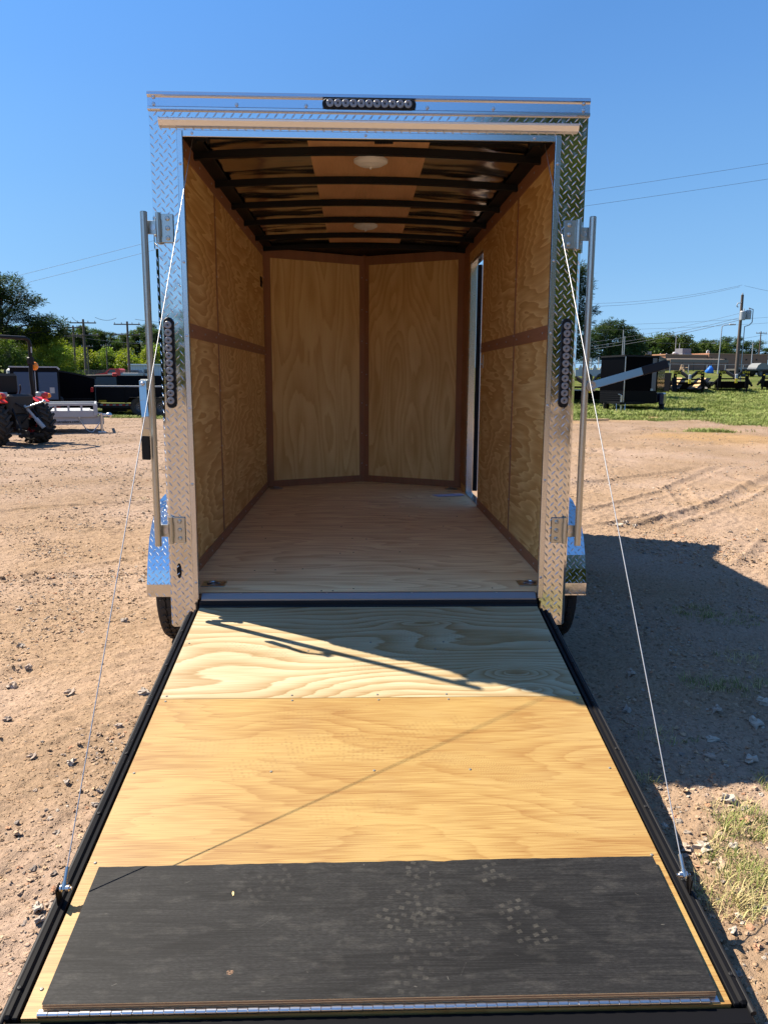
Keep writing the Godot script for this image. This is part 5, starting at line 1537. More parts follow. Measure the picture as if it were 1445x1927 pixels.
func road_wheel(parent: Node3D, at: Vector3, r: float, w: float, axis: Vector3, rim_mat: Material, rim_share := 0.58) -> Node3D:
	var y := axis.normalized()
	var x := Vector3.UP
	var z := x.cross(y)
	var b := Basis(x, y, z)
	var mb := nb()
	mb.xf = Transform3D(b, at)
	var h := w * 0.5
	mb.lathe([Vector2(r * rim_share, -h * 0.8), Vector2(r * 0.85, -h), Vector2(r * 0.96, -h * 0.8), Vector2(r, -h * 0.5), Vector2(r, h * 0.5), Vector2(r * 0.96, h * 0.8), Vector2(r * 0.85, h), Vector2(r * rim_share, h * 0.8)], 28)
	var wh := put("wheel", mb, M.tyre, parent)
	var rm := nb()
	rm.xf = mb.xf
	rm.lathe([Vector2(0, -h * 0.35), Vector2(r * 0.2, -h * 0.45), Vector2(r * 0.28, -h * 0.2), Vector2(r * 0.48, -h * 0.3), Vector2(r * rim_share, -h * 0.82), Vector2(r * rim_share, h * 0.82), Vector2(r * 0.48, h * 0.3), Vector2(r * 0.28, h * 0.2), Vector2(r * 0.2, h * 0.45), Vector2(0, h * 0.35)], 24)
	put("rim", rm, rim_mat, wh)
	var nut := nb()
	nut.xf = mb.xf
	for k in 6:
		var a := TAU * k / 6
		for s in [-1.0, 1.0]: nut.rod(Vector3(cos(a) * r * 0.24, s * h * 0.2, sin(a) * r * 0.24), Vector3(cos(a) * r * 0.24, s * h * 0.45, sin(a) * r * 0.24), r * 0.03, 6)
	put("wheel_nut", nut, M.steel, wh).set_meta("kind", "stuff")
	return wh

func build_scenery() -> void:
	M.pole = mat(0.085, 0.062, 0.050, 0.9)
	M.grey = mat(0.30, 0.31, 0.32, 0.6)
	M.lampgrey = mat(0.26, 0.27, 0.28, 0.5)
	M.wire = mat(0.05, 0.06, 0.08, 0.7)
	M.gloss_black = mat(0.003, 0.003, 0.004, 0.14, 0.0, 0.14)
	M.dark_rim = mat(0.05, 0.05, 0.055, 0.4)
	M.yellow = mat(0.72, 0.50, 0.02, 0.5)
	M.red = mat(0.50, 0.024, 0.020, 0.35)
	M.amber = mat(0.85, 0.24, 0.01, 0.3)
	M.white_paint = mat(0.36, 0.36, 0.35, 0.45)
	M.blue_grey = mat(0.026, 0.055, 0.105, 0.5)
	M.glass = mat(0.03, 0.04, 0.05, 0.08)
	M.deck = tex_mat(wood(256, 128, 1.0, 0.5, Color(0.50, 0.33, 0.16), Color(0.36, 0.21, 0.09), {"seed": 180, "fx": 0.5, "fy": 6.0, "amp": 2.5, "con": 0.5, "tone": 0.4, "fib": 0.3}), 0.8, 1.0, 0.5)
	build_tractor()
	build_left()
	build_right()
	build_poles()
	build_trees()

func build_tractor() -> void:
	var T := thing("tractor", "compact tractor with roll bar seen from behind at the left of the yard", "tractor", Vector3(-7.40, 0, -13.40), deg_to_rad(60))
	T.scale = Vector3.ONE * 1.06
	T.position.y = ground_y(-7.3, -13.6)
	# local: -z is forward
	for s in [-1.0, 1.0]:
		var at := Vector3(s * 0.50, 0.45, 0.0)
		var wh := road_wheel(T, at, 0.42, 0.30, Vector3(s, 0, 0), M.red, 0.5)
		var lug := nb()
		for k in 20:
			for q in [-1.0, 1.0]:
				var a := TAU * (k + (0.5 if q > 0.0 else 0.0)) / 20
				var p0 := Vector3(at.x + q * 0.005, at.y + sin(a) * 0.437, cos(a) * 0.437)
				var a1 := a + 0.27
				var p1 := Vector3(at.x + q * 0.155, at.y + sin(a1) * 0.415, cos(a1) * 0.415)
				lug.bar(p0, p1, 0.045, 0.055, 0.006, Vector3(0, sin(a + 0.13), cos(a + 0.13)))
		put("tyre_lug", lug, M.tyre, wh).set_meta("kind", "stuff")
		road_wheel(T, Vector3(s * 0.46, 0.28, -1.45), 0.28, 0.20, Vector3(s, 0, 0), M.red, 0.55)
		var fe := nb()
		for k in 8:
			var a := lerpf(0.95, 2.7, k / 8.0)
			var b := lerpf(0.95, 2.7, (k + 1) / 8.0)
			fe.bar(Vector3(s * 0.48, 0.44 + sin(a) * 0.52, cos(a) * 0.52), Vector3(s * 0.48, 0.44 + sin(b) * 0.52, cos(b) * 0.52), 0.32, 0.025, 0.004, Vector3(0, sin(a), cos(a)))
		put("fender", fe, M.red, T)
		var tl := put("tail_light", nb().ball(Vector3(s * 0.50, 0.99, 0.36), Vector3(0.10, 0.065, 0.05), 14, 8), M.red, T)
		put("turn_lens", nb().ball(Vector3(s * 0.56, 0.99, 0.375), Vector3(0.055, 0.05, 0.05), 12, 8), M.amber, tl)
		put("light_bracket", nb().box(Vector3(s * 0.44, 1.02, 0.30), Vector3(0.20, 0.10, 0.10), 0.02), M.grey, T)
		put("amber_marker", nb().ball(Vector3(s * 0.53, 1.58, 0.06), Vector3(0.075, 0.085, 0.06), 12, 8), M.amber, T)
		put("lift_arm", nb().bar(Vector3(s * 0.22, 0.35, 0.2), Vector3(s * 0.32, 0.30, 0.85), 0.03, 0.07, 0.005).bar(Vector3(s * 0.2, 0.85, 0.2), Vector3(s * 0.3, 0.33, 0.6), 0.03, 0.03, 0.004), M.satin_black, T)
	var rp := []
	for p in [[-0.44, 0.75], [-0.44, 1.1], [-0.41, 1.35], [-0.41, 2.0], [-0.38, 2.09], [-0.30, 2.13], [0.30, 2.13], [0.38, 2.09], [0.41, 2.0], [0.41, 1.35], [0.44, 1.1], [0.44, 0.75]]: rp.append(Vector3(p[0], p[1], 0.05 + 0.05 * (p[1] - 0.75)))
	put("roll_bar", nb().path(rp, 0.04, 8), M.satin_black, T)
	for s in [-1.0, 1.0]: put("roll_bar_pivot", nb().box(Vector3(s * 0.415, 1.68, 0.09), Vector3(0.12, 0.16, 0.10), 0.02), M.satin_black, T)
	put("roll_bar_sticker", nb().box(Vector3(0.405, 1.90, 0.152), Vector3(0.03, 0.12, 0.004)), M.white_paint, T)
	put("seat_back", nb().box(Vector3(-0.02, 1.22, -0.10), Vector3(0.46, 0.42, 0.12), 0.05), M.satin_black, T)
	put("seat", nb().box(Vector3(0, 0.98, -0.34), Vector3(0.46, 0.12, 0.45), 0.04), M.satin_black, T)
	put("rear_housing", nb().box(Vector3(0, 0.82, 0.12), Vector3(0.58, 0.40, 0.34), 0.04).box(Vector3(0, 0.48, 0.05), Vector3(0.30, 0.34, 0.5), 0.05), mat(0.014, 0.013, 0.012, 0.6), T)
	put("axle", nb().rod(Vector3(-0.5, 0.44, 0), Vector3(0.5, 0.44, 0), 0.10, 12).rod(Vector3(-0.46, 0.28, -1.45), Vector3(0.46, 0.28, -1.45), 0.05, 8), M.satin_black, T)
	put("top_link", nb().rod(Vector3(0.0, 0.75, 0.3), Vector3(0.25, 0.88, 0.62), 0.022, 8).ball(Vector3(0.25, 0.88, 0.62), Vector3(0.04, 0.04, 0.03), 8, 6), M.zinc, T)
	put("hydraulic_ram", nb().rod(Vector3(0.05, 0.80, 0.28), Vector3(0.22, 0.40, 0.55), 0.03, 8).rod(Vector3(0.16, 0.54, 0.46), Vector3(0.24, 0.36, 0.58), 0.045, 8), M.grey, T)
	put("hose", nb().path([Vector3(-0.15, 0.85, 0.3), Vector3(-0.05, 0.75, 0.42), Vector3(0.02, 0.6, 0.42), Vector3(-0.05, 0.45, 0.3)], 0.02, 6), M.rubber, T)
	put("hitch_frame", nb().bar(Vector3(-0.28, 0.22, 0.5), Vector3(0.28, 0.22, 0.5), 0.05, 0.06, 0.006).bar(Vector3(0, 0.25, 0.3), Vector3(0, 0.25, 0.62), 0.07, 0.04, 0.005), M.satin_black, T)
	put("hood", nb().box(Vector3(0, 0.86, -1.15), Vector3(0.56, 0.46, 1.15), 0.10), M.red, T)
	put("steering_wheel", nb().rod(Vector3(0, 1.22, -0.72), Vector3(0, 1.24, -0.735), 0.18, 18), M.satin_black, T)
	put("loader_arm", nb().bar(Vector3(-0.55, 1.05, -0.75), Vector3(-0.55, 0.6, -2.0), 0.07, 0.12, 0.01).bar(Vector3(0.55, 1.05, -0.75), Vector3(0.55, 0.6, -2.0), 0.07, 0.12, 0.01), M.red, T)
	for s in [-1.0, 1.0]: put("lever", nb().path([Vector3(s * 0.30, 0.95, -0.2), Vector3(s * 0.32, 1.12, -0.15), Vector3(s * 0.29, 1.20, -0.12)], 0.014, 6), M.red if s < 0.0 else M.satin_black, T)

func build_left() -> void:
	# white open utility trailer, tongue to the right
	var at := Vector3(-6.75, 0, -17.15)
	at.y = ground_y(at.x, at.z)
	var U := thing("utility_trailer", "white open utility trailer with its tongue jack resting on the gravel", "trailer", at, deg_to_rad(18))
	# local: x along the trailer, tongue end at 0, body to -x
	put("tongue", nb().bar(Vector3(0.04, 0.33, 0), Vector3(-4.6, 0.33, 0.10), 0.08, 0.21, 0.006), M.white_paint, U)
	put("side_beam", nb().bar(Vector3(-0.15, 0.50, 0.06), Vector3(-4.6, 0.50, 0.06), 0.07, 0.17, 0.006), M.white_paint, U)
	put("side_beam", nb().bar(Vector3(-0.5, 0.50, -1.8), Vector3(-4.6, 0.50, -1.8), 0.07, 0.17, 0.006), M.white_paint, U)
	put("front_beam", nb().bar(Vector3(-0.15, 0.50, 0.06), Vector3(-0.5, 0.50, -1.8), 0.07, 0.17, 0.006), M.white_paint, U)
	put("deck", nb().bx(-4.6, -0.3, 0.56, 0.585, -1.76, 0.02), M.white_paint, U)
	for z in [0.06, -1.8]: put("top_rail", nb().bar(Vector3(-0.15, 0.74, z), Vector3(-4.6, 0.74, z), 0.055, 0.055, 0.006), M.white_paint, U)
	put("top_rail", nb().bar(Vector3(-0.15, 0.74, 0.06), Vector3(-0.15, 0.74, -1.8), 0.055, 0.055, 0.006), M.white_paint, U)
	for k in 14: put("rail_post", nb().box(Vector3(-0.18 - 0.31 * k, 0.65, 0.06), Vector3(0.05, 0.15, 0.05), 0.004), M.white_paint, U)
	put("corner_post", nb().box(Vector3(-0.15, 0.60, 0.07), Vector3(0.10, 0.30, 0.09), 0.006), M.white_paint, U)
	put("coupler", nb().box(Vector3(0.06, 0.46, 0), Vector3(0.26, 0.08, 0.10), 0.02).ball(Vector3(0.17, 0.46, 0), Vector3(0.08, 0.07, 0.07), 10, 8), M.steel, U)
	put("jack", nb().rod(Vector3(-0.02, 0.04, 0.10), Vector3(-0.02, 0.52, 0.10), 0.035, 10).box(Vector3(-0.02, 0.02, 0.10), Vector3(0.20, 0.03, 0.18), 0.005).rod(Vector3(-0.02, 0.52, 0.10), Vector3(-0.10, 0.52, 0.22), 0.012, 6), M.steel, U)
	var ch := []
	for k in 13: ch.append(Vector3(-0.55 + 0.045 * k, 0.37 - 0.34 * sin(PI * k / 12.0) * (1.0 if k < 8 else 0.9), 0.09))
	put("safety_chain", nb().path(ch, 0.014, 5).path([Vector3(-0.55, 0.37, 0.09), Vector3(-0.56, 0.43, 0.09)], 0.03, 6), M.steel, U)
	words("lettering", "cargoprotrailers.com", 0.062, M.satin_black, U, Vector3(-0.98, 0.30, 0.075), Vector3(0, 0.02, 0))
	for s in [0.12, -1.86]: road_wheel(U, Vector3(-2.7, 0.30, s), 0.30, 0.19, Vector3(0, 0, 1), M.white_paint)
	# black dump trailer, nearest
	var D := thing("dump_trailer", "low black dump trailer with red and white reflective tape and tandem wheels", "trailer", Vector3(-9.62, ground_y(-9.6, -25.4), -25.45), deg_to_rad(1.5))
	var db := nb().bx(0, 4.2, 0.50, 1.09, -2.0, 0.0, 0.01)
	put("dump_bed", db, M.black, D)
	put("bed_rail", nb().bx(-0.03, 4.23, 1.06, 1.115, -0.04, 0.045, 0.01), M.grey, D)
	for k in 5: put("bed_stake", nb().bx(0.02 + k * 0.95, 0.09 + k * 0.95, 0.52, 1.06, 0.002, 0.03, 0.004), M.black, D)
	put("frame_beam", nb().bx(-0.05, 4.2, 0.30, 0.47, -0.12, -0.02, 0.006).bx(0.1, 1.2, 0.16, 0.30, -0.6, -0.3, 0.01), M.satin_black, D)
	put("tail_step", nb().bx(-0.95, 0.02, 0.44, 0.48, -0.5, -0.02, 0.004).bx(-0.95, -0.90, 0.10, 0.44, -0.2, -0.1), M.grey, D)
	for k in 10: put("reflector_tape", nb().bx(0.12 + k * 0.115, 0.225 + k * 0.115, 0.395, 0.43, -0.0195, -0.014), M.white_paint if k % 2 == 0 else M.red, D)
	put("yellow_decal", nb().bx(0.04, 0.36, 0.515, 0.585, 0.001, 0.006), M.yellow, D)
	words("decal_word", "DIAMOND", 0.05, M.satin_black, D, Vector3(0.20, 0.55, 0.008))
	put("yellow_plate", nb().bx(1.02, 1.22, 0.17, 0.24, -0.29, -0.28), M.yellow, D)
	put("fender", nb().bar(Vector3(1.10, 0.50, 0.12), Vector3(1.28, 0.69, 0.12), 0.30, 0.02, 0.0).bx(1.26, 3.15, 0.68, 0.70, -0.02, 0.27, 0.006).bar(Vector3(3.13, 0.69, 0.12), Vector3(3.3, 0.5, 0.12), 0.30, 0.02), M.black, D)
	for x in [1.62, 2.38]:
		for z in [0.13, -2.13]: road_wheel(D, Vector3(x, 0.36, z), 0.36, 0.22, Vector3(0, 0, 1), M.dark_rim)
	put("tarp_hook", nb().box(Vector3(-0.12, 0.96, 0.02), Vector3(0.10, 0.16, 0.02), 0.005), M.red, D)
	# dark grey box trailer behind it
	var B := thing("dump_trailer", "tall dark grey dump bed with black front half behind the low dump trailer", "trailer", Vector3(-11.9, ground_y(-11.9, -30.6), -30.6), deg_to_rad(1))
	put("bed_panel", nb().bx(0, 1.48, 0.35, 1.43, -1.9, 0.0, 0.01), mat(0.055, 0.058, 0.065, 0.5), B)
	put("bed_panel", nb().bx(1.50, 4.8, 0.35, 1.49, -1.9, 0.01, 0.01), M.black, B)
	put("rolled_tarp", nb().rod(Vector3(-0.1, 1.44, -0.05), Vector3(1.5, 1.48, -0.05), 0.06, 8), M.satin_black, B)
	put("tarp_end", nb().box(Vector3(1.42, 1.52, 0.0), Vector3(0.20, 0.16, 0.12), 0.03), M.red, B)
	for x in [2.6, 3.4]: road_wheel(B, Vector3(x, 0.36, -0.05), 0.36, 0.22, Vector3(0, 0, 1), M.dark_rim)
	# tall black high-sided trailer with sloping tarp
	var C := thing("dump_trailer", "tall black high sided trailer with a sloping tarp cover", "trailer", Vector3(-10.75, ground_y(-10.7, -25.4), -25.4), deg_to_rad(20))
	var side := PackedVector2Array([Vector2(-0.9, 0.32), Vector2(1.05, 0.32), Vector2(1.08, 1.36), Vector2(0.2, 1.56), Vector2(-0.9, 1.70)])
	put("high_bed", nb().prism(side, -3.2, 0.0), mat(0.004, 0.004, 0.005, 0.6, 0.0, 0.1), C)
	var tp := PackedVector2Array([Vector2(-0.95, 1.70), Vector2(0.2, 1.565), Vector2(1.12, 1.365), Vector2(1.14, 1.43), Vector2(0.2, 1.62), Vector2(-0.95, 1.77)])
	put("tarp_cover", nb().prism(tp, -3.2, 0.04), M.satin_black, C)
	for k in 4: put("bed_rib", nb().bx(-0.75, 1.0, 0.42 + 0.07 * k, 0.45 + 0.07 * k, 0.001, 0.012), M.satin_black, C)
	put("reflector_tape", nb().bx(0.45, 0.62, 0.40, 0.43, 0.013, 0.018), M.white_paint, C)
	put("reflector_tape", nb().bx(0.63, 0.80, 0.40, 0.43, 0.013, 0.018), M.red, C)
	for z in [-1.2, -2.0]: road_wheel(C, Vector3(0.95, 0.36, z), 0.36, 0.22, Vector3(1, 0, 0), M.dark_rim)
	put("rear_bumper", nb().bx(-0.9, 1.05, 0.22, 0.33, -0.2, 0.03, 0.01), M.satin_black, C)
	# trailer with blue-grey tailgate doors behind the tractor
	var E := thing("dump_trailer", "black dump trailer with blue grey tailgate doors behind the tractor", "trailer", Vector3(-10.85, ground_y(-10.8, -21.4), -21.45), deg_to_rad(21))
	put("gate_frame", nb().bx(-0.06, 1.36, 0.50, 1.70, -3.4, -0.03, 0.01), M.black, E)
	put("tailgate_door", nb().bx(0.05, 0.62, 0.68, 1.54, -0.03, 0.0, 0.01), M.blue_grey, E)
	put("tailgate_door", nb().bx(0.74, 1.30, 0.68, 1.54, -0.03, 0.0, 0.01), M.blue_grey, E)
	put("latch_bar", nb().rod(Vector3(0.66, 0.7, 0.02), Vector3(0.66, 1.56, 0.02), 0.016, 6), M.grey, E)
	put("top_rail", nb().bx(-0.08, 1.30, 1.68, 1.72, -0.06, 0.02).bar(Vector3(1.30, 1.70, -0.02), Vector3(1.38, 1.62, 0.0), 0.04, 0.04), M.grey, E)
	put("paper_label", nb().bx(1.06, 1.20, 0.88, 1.06, 0.001, 0.004), M.white_paint, E)
	put("rear_bumper", nb().bx(-0.05, 1.36, 0.30, 0.50, -0.3, 0.02, 0.01), M.satin_black, E)
	put("tail_light", nb().bx(1.12, 1.34, 0.40, 0.45, 0.021, 0.03), M.red, E)
	put("license_bracket", nb().bar(Vector3(1.0, 0.47, 0.1), Vector3(1.16, 0.55, 0.12), 0.02, 0.12), M.white_paint, E)
	for s in [-0.05, 1.35]:
		for z in [-1.6, -2.4]: road_wheel(E, Vector3(s, 0.36, z), 0.36, 0.22, Vector3(1, 0, 0), M.dark_rim)
	# white van end behind
	var W := thing("box_van", "white box van end showing through the tractor's roll bar", "van", Vector3(-13.75, ground_y(-13.5, -27.6), -27.6))
	put("body", nb().bx(0, 0.46, 0.45, 1.72, -3.0, 0.0, 0.08), M.white_paint, W)
	put("window", nb().bx(0.17, 0.30, 1.20, 1.34, -0.02, 0.008, 0.01), M.glass, W)
	for z in [-0.6, -2.4]: road_wheel(W, Vector3(0.40, 0.33, z), 0.33, 0.2, Vector3(1, 0, 0), M.dark_rim)
	# red pickup on the road, its bed grey
	var P := thing("pickup_truck", "red pickup truck with a grey bed driving past beyond the dump trailers", "truck", Vector3(-25.1, ground_y(-25, -78.6), -78.6))
	P.position.y = 0.42
	var cab := PackedVector2Array([Vector2(-1.75, 0.5), Vector2(0.8, 0.5), Vector2(0.8, 1.68), Vector2(0.62, 1.78), Vector2(-0.25, 1.80), Vector2(-0.75, 1.36), Vector2(-1.7, 1.20), Vector2(-1.78, 1.0)])
	put("cab", nb().prism(cab, -0.9, 0.9), M.red, P)
	var win := PackedVector2Array([Vector2(-0.52, 1.36), Vector2(0.30, 1.38), Vector2(0.30, 1.66), Vector2(-0.20, 1.68)])
	put("side_window", nb().prism(win, 0.895, 0.905), M.glass, P)
	put("windscreen", nb().bar(Vector3(-0.66, 1.42, 0), Vector3(-0.29, 1.76, 0), 1.5, 0.01, 0.0, Vector3(-0.7, 0.7, 0)), M.glass, P)
	put("bed", nb().bx(0.82, 2.6, 0.5, 1.35, -0.9, 0.9, 0.03), M.grey, P)
	put("door_panel", nb().bx(-0.45, 0.35, 1.20, 1.33, 0.901, 0.91), M.white_paint, P)
	for x in [-1.15, 1.75]:
		for z in [0.82, -0.82]: road_wheel(P, Vector3(x, 0.38, z), 0.38, 0.24, Vector3(0, 0, 1), M.grey)
	# grey metal building and a parked dark car
	var G := thing("metal_building", "pale grey metal building beyond the poles with a small window", "building", Vector3(-28.2, 1.30, -94.5))
	put("wall", nb().bx(0, 7.5, 0, 1.48, -5, 0), mat(0.40, 0.43, 0.45, 0.6), G)
	put("roof", nb().bx(-0.15, 7.7, 1.48, 1.62, -5.2, 0.2), mat(0.62, 0.62, 0.60, 0.6), G)
	for k in 24: put("wall_rib", nb().bx(0.1 + k * 0.31, 0.15 + k * 0.31, 0, 1.48, 0.001, 0.03), mat(0.36, 0.39, 0.41, 0.6) if k == 0 else (G.get_node("wall_rib") as MeshInstance3D).material_override, G)
	var wn := put("window", nb().bx(1.75, 2.35, 0.45, 1.02, 0.001, 0.05), M.white_paint, G)
	put("pane", nb().bx(1.80, 2.30, 0.50, 0.97, 0.051, 0.055), M.glass, wn)
	put("garage_door", nb().bx(0.25, 1.1, 0.0, 0.9, 0.03, 0.06), mat(0.30, 0.33, 0.36, 0.6), G)
	var K := thing("parked_car", "dark car parked in front of the grey metal building", "car", Vector3(-26.6, 1.02, -91.0))
	put("body", nb().bx(-0.9, 1.1, 0.25, 0.72, -0.8, 0.8, 0.1).prism(PackedVector2Array([Vector2(-0.55, 0.72), Vector2(0.9, 0.72), Vector2(0.65, 1.12), Vector2(-0.2, 1.12)]), -0.7, 0.7), mat(0.05, 0.05, 0.055, 0.3), K)
	put("side_window", nb().prism(PackedVector2Array([Vector2(-0.4, 0.76), Vector2(0.75, 0.76), Vector2(0.58, 1.06), Vector2(-0.16, 1.06)]), 0.695, 0.705), M.glass, K)
	for x in [-0.55, 0.75]: road_wheel(K, Vector3(x, 0.3, 0.75), 0.3, 0.2, Vector3(0, 0, 1), M.grey)
	# dark slatted fence by the road
	var F := thing("road_fence", "low dark fence along the road under the light green trees", "fence", Vector3(-41.0, 1.30, -100.0))
	for k in 8: put("fence_post", nb().rod(Vector3(k * 1.6, 0, 0), Vector3(k * 1.6, 1.0, 0), 0.05, 6), M.pole, F)
	for k in 40: put("slat", nb().bx(k * 0.3, k * 0.3 + 0.24, 0.12, 0.92, -0.02, 0.02), M.pole, F)
	one("road_strip", nb().bx(-60, -18, -0.02, 0.0, -2.4, 2.4), mat(0.17, 0.17, 0.17, 0.9), "grey road running past beyond the yard", "road", Vector3(0, 1.30, -88.0)).set_meta("kind", "structure")

func gooseneck(label: String, at: Vector3, turn: float, lettered: bool) -> Node3D:
	# front view: two uprights, arms that meet at a coupler, the deck behind
	var G := thing("gooseneck_trailer", label, "trailer", Vector3(at.x, ground_y(at.x, at.z), at.z), turn)
	var nk := nb()
	for s in [-1.0, 1.0]:
		nk.bar(Vector3(s * 0.84, 0.40, -0.1), Vector3(s * 0.78, 1.42, 0), 0.20, 0.20, 0.01, Vector3(0, 0, 1))
	put("neck_upright", nk, M.black, G)
	var am := nb()
	for s in [-1.0, 1.0]:
		am.bx(s * 0.42, s * 0.86, 1.22, 1.44, -0.1, 0.1, 0.01)
		am.bar(Vector3(s * 0.46, 1.34, 0.05), Vector3(s * 0.06, 1.02, 1.2), 0.10, 0.20, 0.01)
	put("neck_arm", am, M.black, G)
	put("coupler", nb().box(Vector3(0, 1.05, 1.25), Vector3(0.16, 0.30, 0.16), 0.03).rod(Vector3(0, 0.72, 1.25), Vector3(0, 1.0, 1.25), 0.06, 10), M.grey, G)
	put("coupler_tag", nb().box(Vector3(0, 0.78, 1.33), Vector3(0.15, 0.26, 0.03), 0.01), M.yellow, G)
	put("cross_tube", nb().bx(-0.8, 0.8, 0.86, 0.95, -0.06, 0.04, 0.01), M.black, G)
	put("front_box", nb().bx(-1.0, 1.0, 0.30, 0.74, -1.0, -0.4, 0.03), M.gloss_black, G)
	put("deck_frame", nb().bx(-1.25, 1.25, 0.52, 0.70, -6.5, -0.95, 0.01), M.black, G)
	put("brace", nb().bar(Vector3(-0.82, 0.95, -0.1), Vector3(-1.22, 0.45, -0.6), 0.10, 0.12, 0.01).bar(Vector3(0.82, 0.95, -0.1), Vector3(1.22, 0.45, -0.6), 0.10, 0.12, 0.01), M.black, G)
	for s in [-1.0, 1.0]:
		put("jack_leg", nb().rod(Vector3(s * 0.86, 0.0, -0.2), Vector3(s * 0.86, 0.6, -0.2), 0.06, 8), M.black, G)
		for z in [-4.2, -5.1]: road_wheel(G, Vector3(s * 1.0, 0.38, z), 0.38, 0.24, Vector3(1, 0, 0), M.dark_rim)
		if lettered: words("lettering", "BigTex", 0.14, M.yellow, G, Vector3(s * 0.64, 1.33, 0.103))
		put("yellow_sticker", nb().bx(s * 0.76 - 0.05, s * 0.76 + 0.05, 1.10, 1.16, 0.1, 0.105), M.yellow, G)
	return G

func build_right() -> void:
	# black enclosed cargo trailer with a V nose, jack in front
	var C := thing("black_cargo_trailer", "glossy black enclosed cargo trailer with V nose parked on the grass", "trailer", Vector3(11.45, ground_y(11.3, -30), -30.2), deg_to_rad(-25))
	var ft := PackedVector2Array([Vector2(-1.08, 0), Vector2(0.0, 0.55), Vector2(1.28, 0), Vector2(1.28, -4.4), Vector2(-1.08, -4.4)])
	var bm := nb()
	bm.xf = Transform3D(Basis(Vector3(1, 0, 0), Vector3(0, 0, 1), Vector3(0, -1, 0)), Vector3.ZERO)
	bm.prism(ft, -2.36, -0.42)
	put("body", bm, M.gloss_black, C)
	put("roof_trim", nb().bar(Vector3(-1.1, 2.36, 0), Vector3(0, 2.40, 0.57), 0.05, 0.07).bar(Vector3(1.3, 2.36, 0), Vector3(0, 2.40, 0.57), 0.05, 0.07).bx(1.27, 1.31, 2.32, 2.38, -4.4, 0.0), M.satin_black, C)
	put("nose_strip", nb().rod(Vector3(0, 0.42, 0.56), Vector3(0, 2.36, 0.56), 0.022, 8), M.steel, C)
	var vd := (Vector3(0, 0, 0.55) - Vector3(1.28, 0, 0)).normalized()
	put("corner_post", nb().bar(Vector3(1.14, 0.45, 0.065), Vector3(1.14, 2.30, 0.065), 0.18, 0.02, 0.0, Vector3(0.39, 0, 0.92)), mat(0.12, 0.12, 0.125, 0.25), C)
	put("stone_guard", nb().bar(Vector3(-1.06, 0.66, 0.02), Vector3(-0.02, 0.66, 0.55), 0.01, 0.54).bar(Vector3(1.26, 0.66, 0.02), Vector3(0.02, 0.66, 0.55), 0.01, 0.54), mat(0.006, 0.006, 0.007, 0.35, 0.0, 0.2), C)
	for k in 5: put("guard_rib", nb().bar(Vector3(-1.06, 0.46 + 0.09 * k, 0.03), Vector3(-0.02, 0.46 + 0.09 * k, 0.56), 0.014, 0.02), M.satin_black, C)
	put("tongue", nb().bar(Vector3(-0.7, 0.42, 0.2), Vector3(0, 0.42, 1.5), 0.07, 0.10).bar(Vector3(0.8, 0.42, 0.2), Vector3(0, 0.42, 1.5), 0.07, 0.10), M.black, C)
	put("jack", nb().rod(Vector3(0, 0.02, 1.35), Vector3(0, 0.75, 1.35), 0.04, 8).box(Vector3(0, 0.02, 1.35), Vector3(0.2, 0.03, 0.2)).rod(Vector3(0, 0.75, 1.35), Vector3(-0.12, 0.8, 1.4), 0.02, 6), M.steel, C)
	put("safety_chain", nb().path([Vector3(-0.2, 0.4, 1.3), Vector3(-0.18, 0.08, 1.36), Vector3(-0.1, 0.02, 1.38)], 0.018, 5).path([Vector3(0.15, 0.4, 1.3), Vector3(0.16, 0.1, 1.36), Vector3(0.1, 0.02, 1.38)], 0.018, 5), M.steel, C)
	var fd := nb().bx(1.28, 1.50, 0.30, 0.82, -2.9, -1.2, 0.05)
	put("fender", fd, mat(0.012, 0.02, 0.06, 0.25), C)
	for s in [-1.0, 1.4]: road_wheel(C, Vector3(s, 0.33, -1.7), 0.33, 0.2, Vector3(1, 0, 0), M.dark_rim)
	put("white_sticker", nb().bar(Vector3(1.03, 0.98, 0.125), Vector3(1.13, 0.98, 0.085), 0.005, 0.09), M.white_paint, C)
	# gooseneck trailers
	gooseneck("black gooseneck flatbed half hidden behind the glossy black cargo trailer", Vector3(11.15, 0, -35.2), deg_to_rad(-6), true)
	var g1_ := gooseneck("black gooseneck trailer with plywood ramps right of the black cargo trailer", Vector3(20.5, 0, -45.2), deg_to_rad(-20), true)
	for k in 2:
		var rm := put("ramp_board", nb().bar(Vector3(-0.95 + k * 1.25, 0.30, 0.3), Vector3(-0.45 + k * 1.45, 0.98, -1.6), 0.85, 0.06, 0.01), M.black, g1_)
		put("deck_board", nb().bar(Vector3(-0.90 + k * 1.25, 0.40, 0.2), Vector3(-0.48 + k * 1.45, 1.0, -1.5), 0.34, 0.02), M.deck, rm)
	put("folded_ramp", nb().bar(Vector3(-1.30, 0.15, 0.2), Vector3(-1.22, 1.30, -0.1), 0.42, 0.10, 0.01).bar(Vector3(-0.80, 0.15, 0.5), Vector3(-0.86, 1.0, 0.3), 0.30, 0.08, 0.01), M.black, g1_)
	gooseneck("black gooseneck trailer facing the yard alone on the lawn by the pale kerb strip", Vector3(24.0, 0, -46.6), deg_to_rad(-18), true)
	gooseneck("black gooseneck trailer cut off at the right edge of the view", Vector3(27.9, 0, -48.6), deg_to_rad(-35), false)
	# kerb strip and plank
	one("concrete_strip", nb().bx(-4.6, 16.0, -0.02, 0.05, -0.25, 0.25, 0.01), mat(0.42, 0.39, 0.32, 0.9), "pale concrete strip across the lawn in front of the gooseneck trailers", "kerb", Vector3(21.5, ground_y(21.5, -41.6), -41.6), 0.0).set_meta("kind", "structure")
